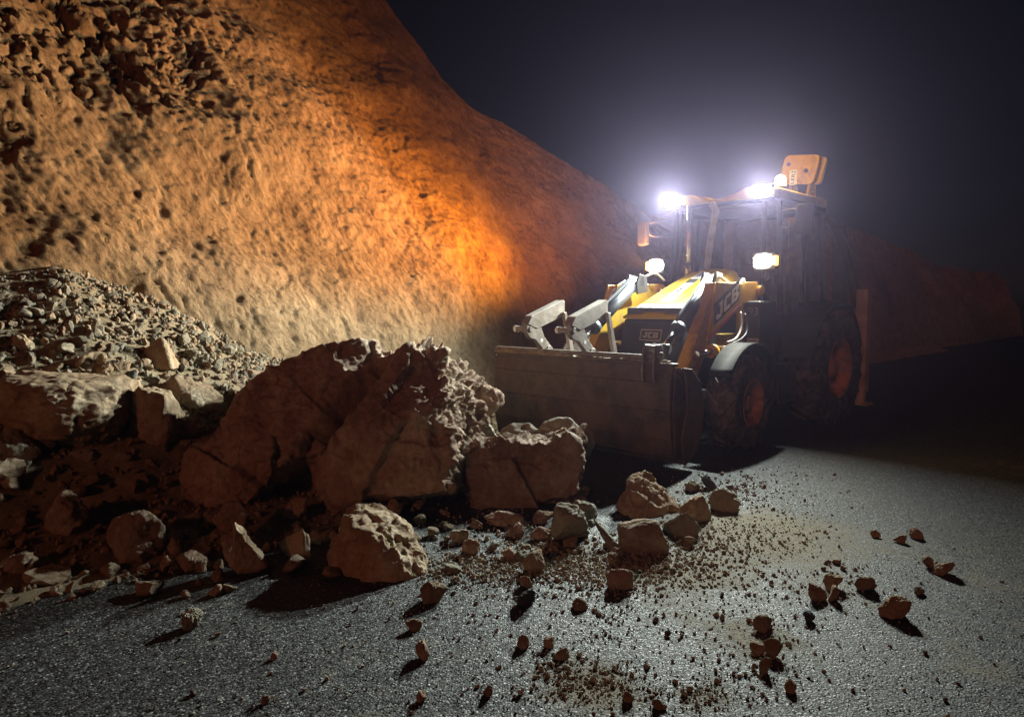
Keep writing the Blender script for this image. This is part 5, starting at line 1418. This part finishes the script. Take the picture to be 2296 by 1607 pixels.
# battery and tool box on the left with a number and a notice plate
mb = MB(); mb.box((-.80, .80, 1.24), (.40, .16, .60)); tb = mb.build('tool_box', M['black'], ROOT, .02)
mb = MB().use(M['pale_frame']); mb.poly_on([(-.14, -.05), (.14, -.05), (.14, .05), (-.14, .05)], (-.598, .80, 1.08), (0, .5, 0), (0, 0, 1), .003); mb.use(M['ink'])
for k in range(3): mb.poly_on([(-.11, -.004), (.11, -.004), (.11, .004), (-.11, .004)], (-.5945, .80, 1.05 + k * .025), (0, .5, 0), (0, 0, 1), .001)
mb.build('notice_plate', None, tb)
mb = MB().use(M['steel']); mb.text('93', .13, (-.597, .80, 1.42), (0, 1, 0), (0, 0, 1)); mb.build('number', None, tb)
SKY_S, SUN_S, HAZE_D, HAZE_G = 0.0009, 0.33, 0.0010, 0.86
# ------------------------------------------------------------------ night: dim sky, low reddish glow from behind the camera, dusty air
W = bpy.data.worlds.new('World'); SC.world = W; W.use_nodes = True
N, L = W.node_tree.nodes, W.node_tree.links
sky = N.new('ShaderNodeTexSky'); sky.sky_type = 'NISHITA'; sky.sun_disc = False
SUN_FROM = Vector((-.42, -1.0, .40)).normalized()
sky.sun_elevation = math.asin(SUN_FROM.z); sky.sun_rotation = math.atan2(SUN_FROM.x, SUN_FROM.y) % (2 * math.pi)
tn = N.new('ShaderNodeMix'); tn.data_type = 'RGBA'; tn.blend_type = 'MULTIPLY'; tn.inputs['Factor'].default_value = 1; tn.inputs[7].default_value = (1.0, .72, 1.0, 1)
L.new(sky.outputs['Color'], tn.inputs[6]); L.new(tn.outputs[2], N['Background'].inputs['Color']); N['Background'].inputs['Strength'].default_value = SKY_S
sd = bpy.data.lights.new('sun', 'SUN'); sd.energy = SUN_S; sd.angle = R(3.0); sd.color = (1.0, .31, .16)
so = bpy.data.objects.new('sun', sd); COL.objects.link(so); so.rotation_euler = (-SUN_FROM).to_track_quat('-Z', 'Y').to_euler(); so.location = (-4, -9, 6)

m = bpy.data.materials.new('dusty_air'); m.use_nodes = True
nt = m.node_tree; nt.nodes.remove(nt.nodes['Principled BSDF'])
pv = nt.nodes.new('ShaderNodeVolumePrincipled'); pv.inputs['Color'].default_value = (.74, .63, 1.0, 1); pv.inputs['Density'].default_value = HAZE_D; pv.inputs['Anisotropy'].default_value = HAZE_G
nt.links.new(pv.outputs[0], nt.nodes['Material Output'].inputs['Volume'])
bm = bmesh.new(); bmesh.ops.create_cube(bm, size=1)
bmesh.ops.transform(bm, matrix=Matrix.Translation((5, 40, 10)) @ Matrix.Diagonal((170, 160, 22.2, 1)), verts=bm.verts)
me = bpy.data.meshes.new('haze'); bm.to_mesh(me); bm.free()
tag(link('haze', me, m), 'dusty night air lit by the lamps of the machine', 'haze', kind='stuff')

cd = bpy.data.cameras.new('camera'); co = bpy.data.objects.new('camera', cd); COL.objects.link(co)
co.location = (0, 0, CAMZ); co.rotation_euler = (math.pi / 2 - PITCH, 0, 0)
cd.sensor_width = 36; cd.sensor_fit = 'HORIZONTAL'; cd.lens = 36 * F / 2296; cd.clip_end = 1000; cd.clip_start = .05
SC.camera = co
SC.view_settings.view_transform = 'Standard'; SC.view_settings.look = 'None'; SC.view_settings.gamma = 1; SC.view_settings.exposure = 0; SC.view_settings.use_curve_mapping = False
cy = SC.cycles
cy.use_denoising = True; cy.max_bounces = 6; cy.diffuse_bounces = 3; cy.glossy_bounces = 2; cy.transmission_bounces = 3; cy.transparent_max_bounces = 12; cy.volume_bounces = 0
cy.sample_clamp_indirect = 4; cy.caustics_reflective = False; cy.caustics_refractive = False; cy.use_light_tree = True
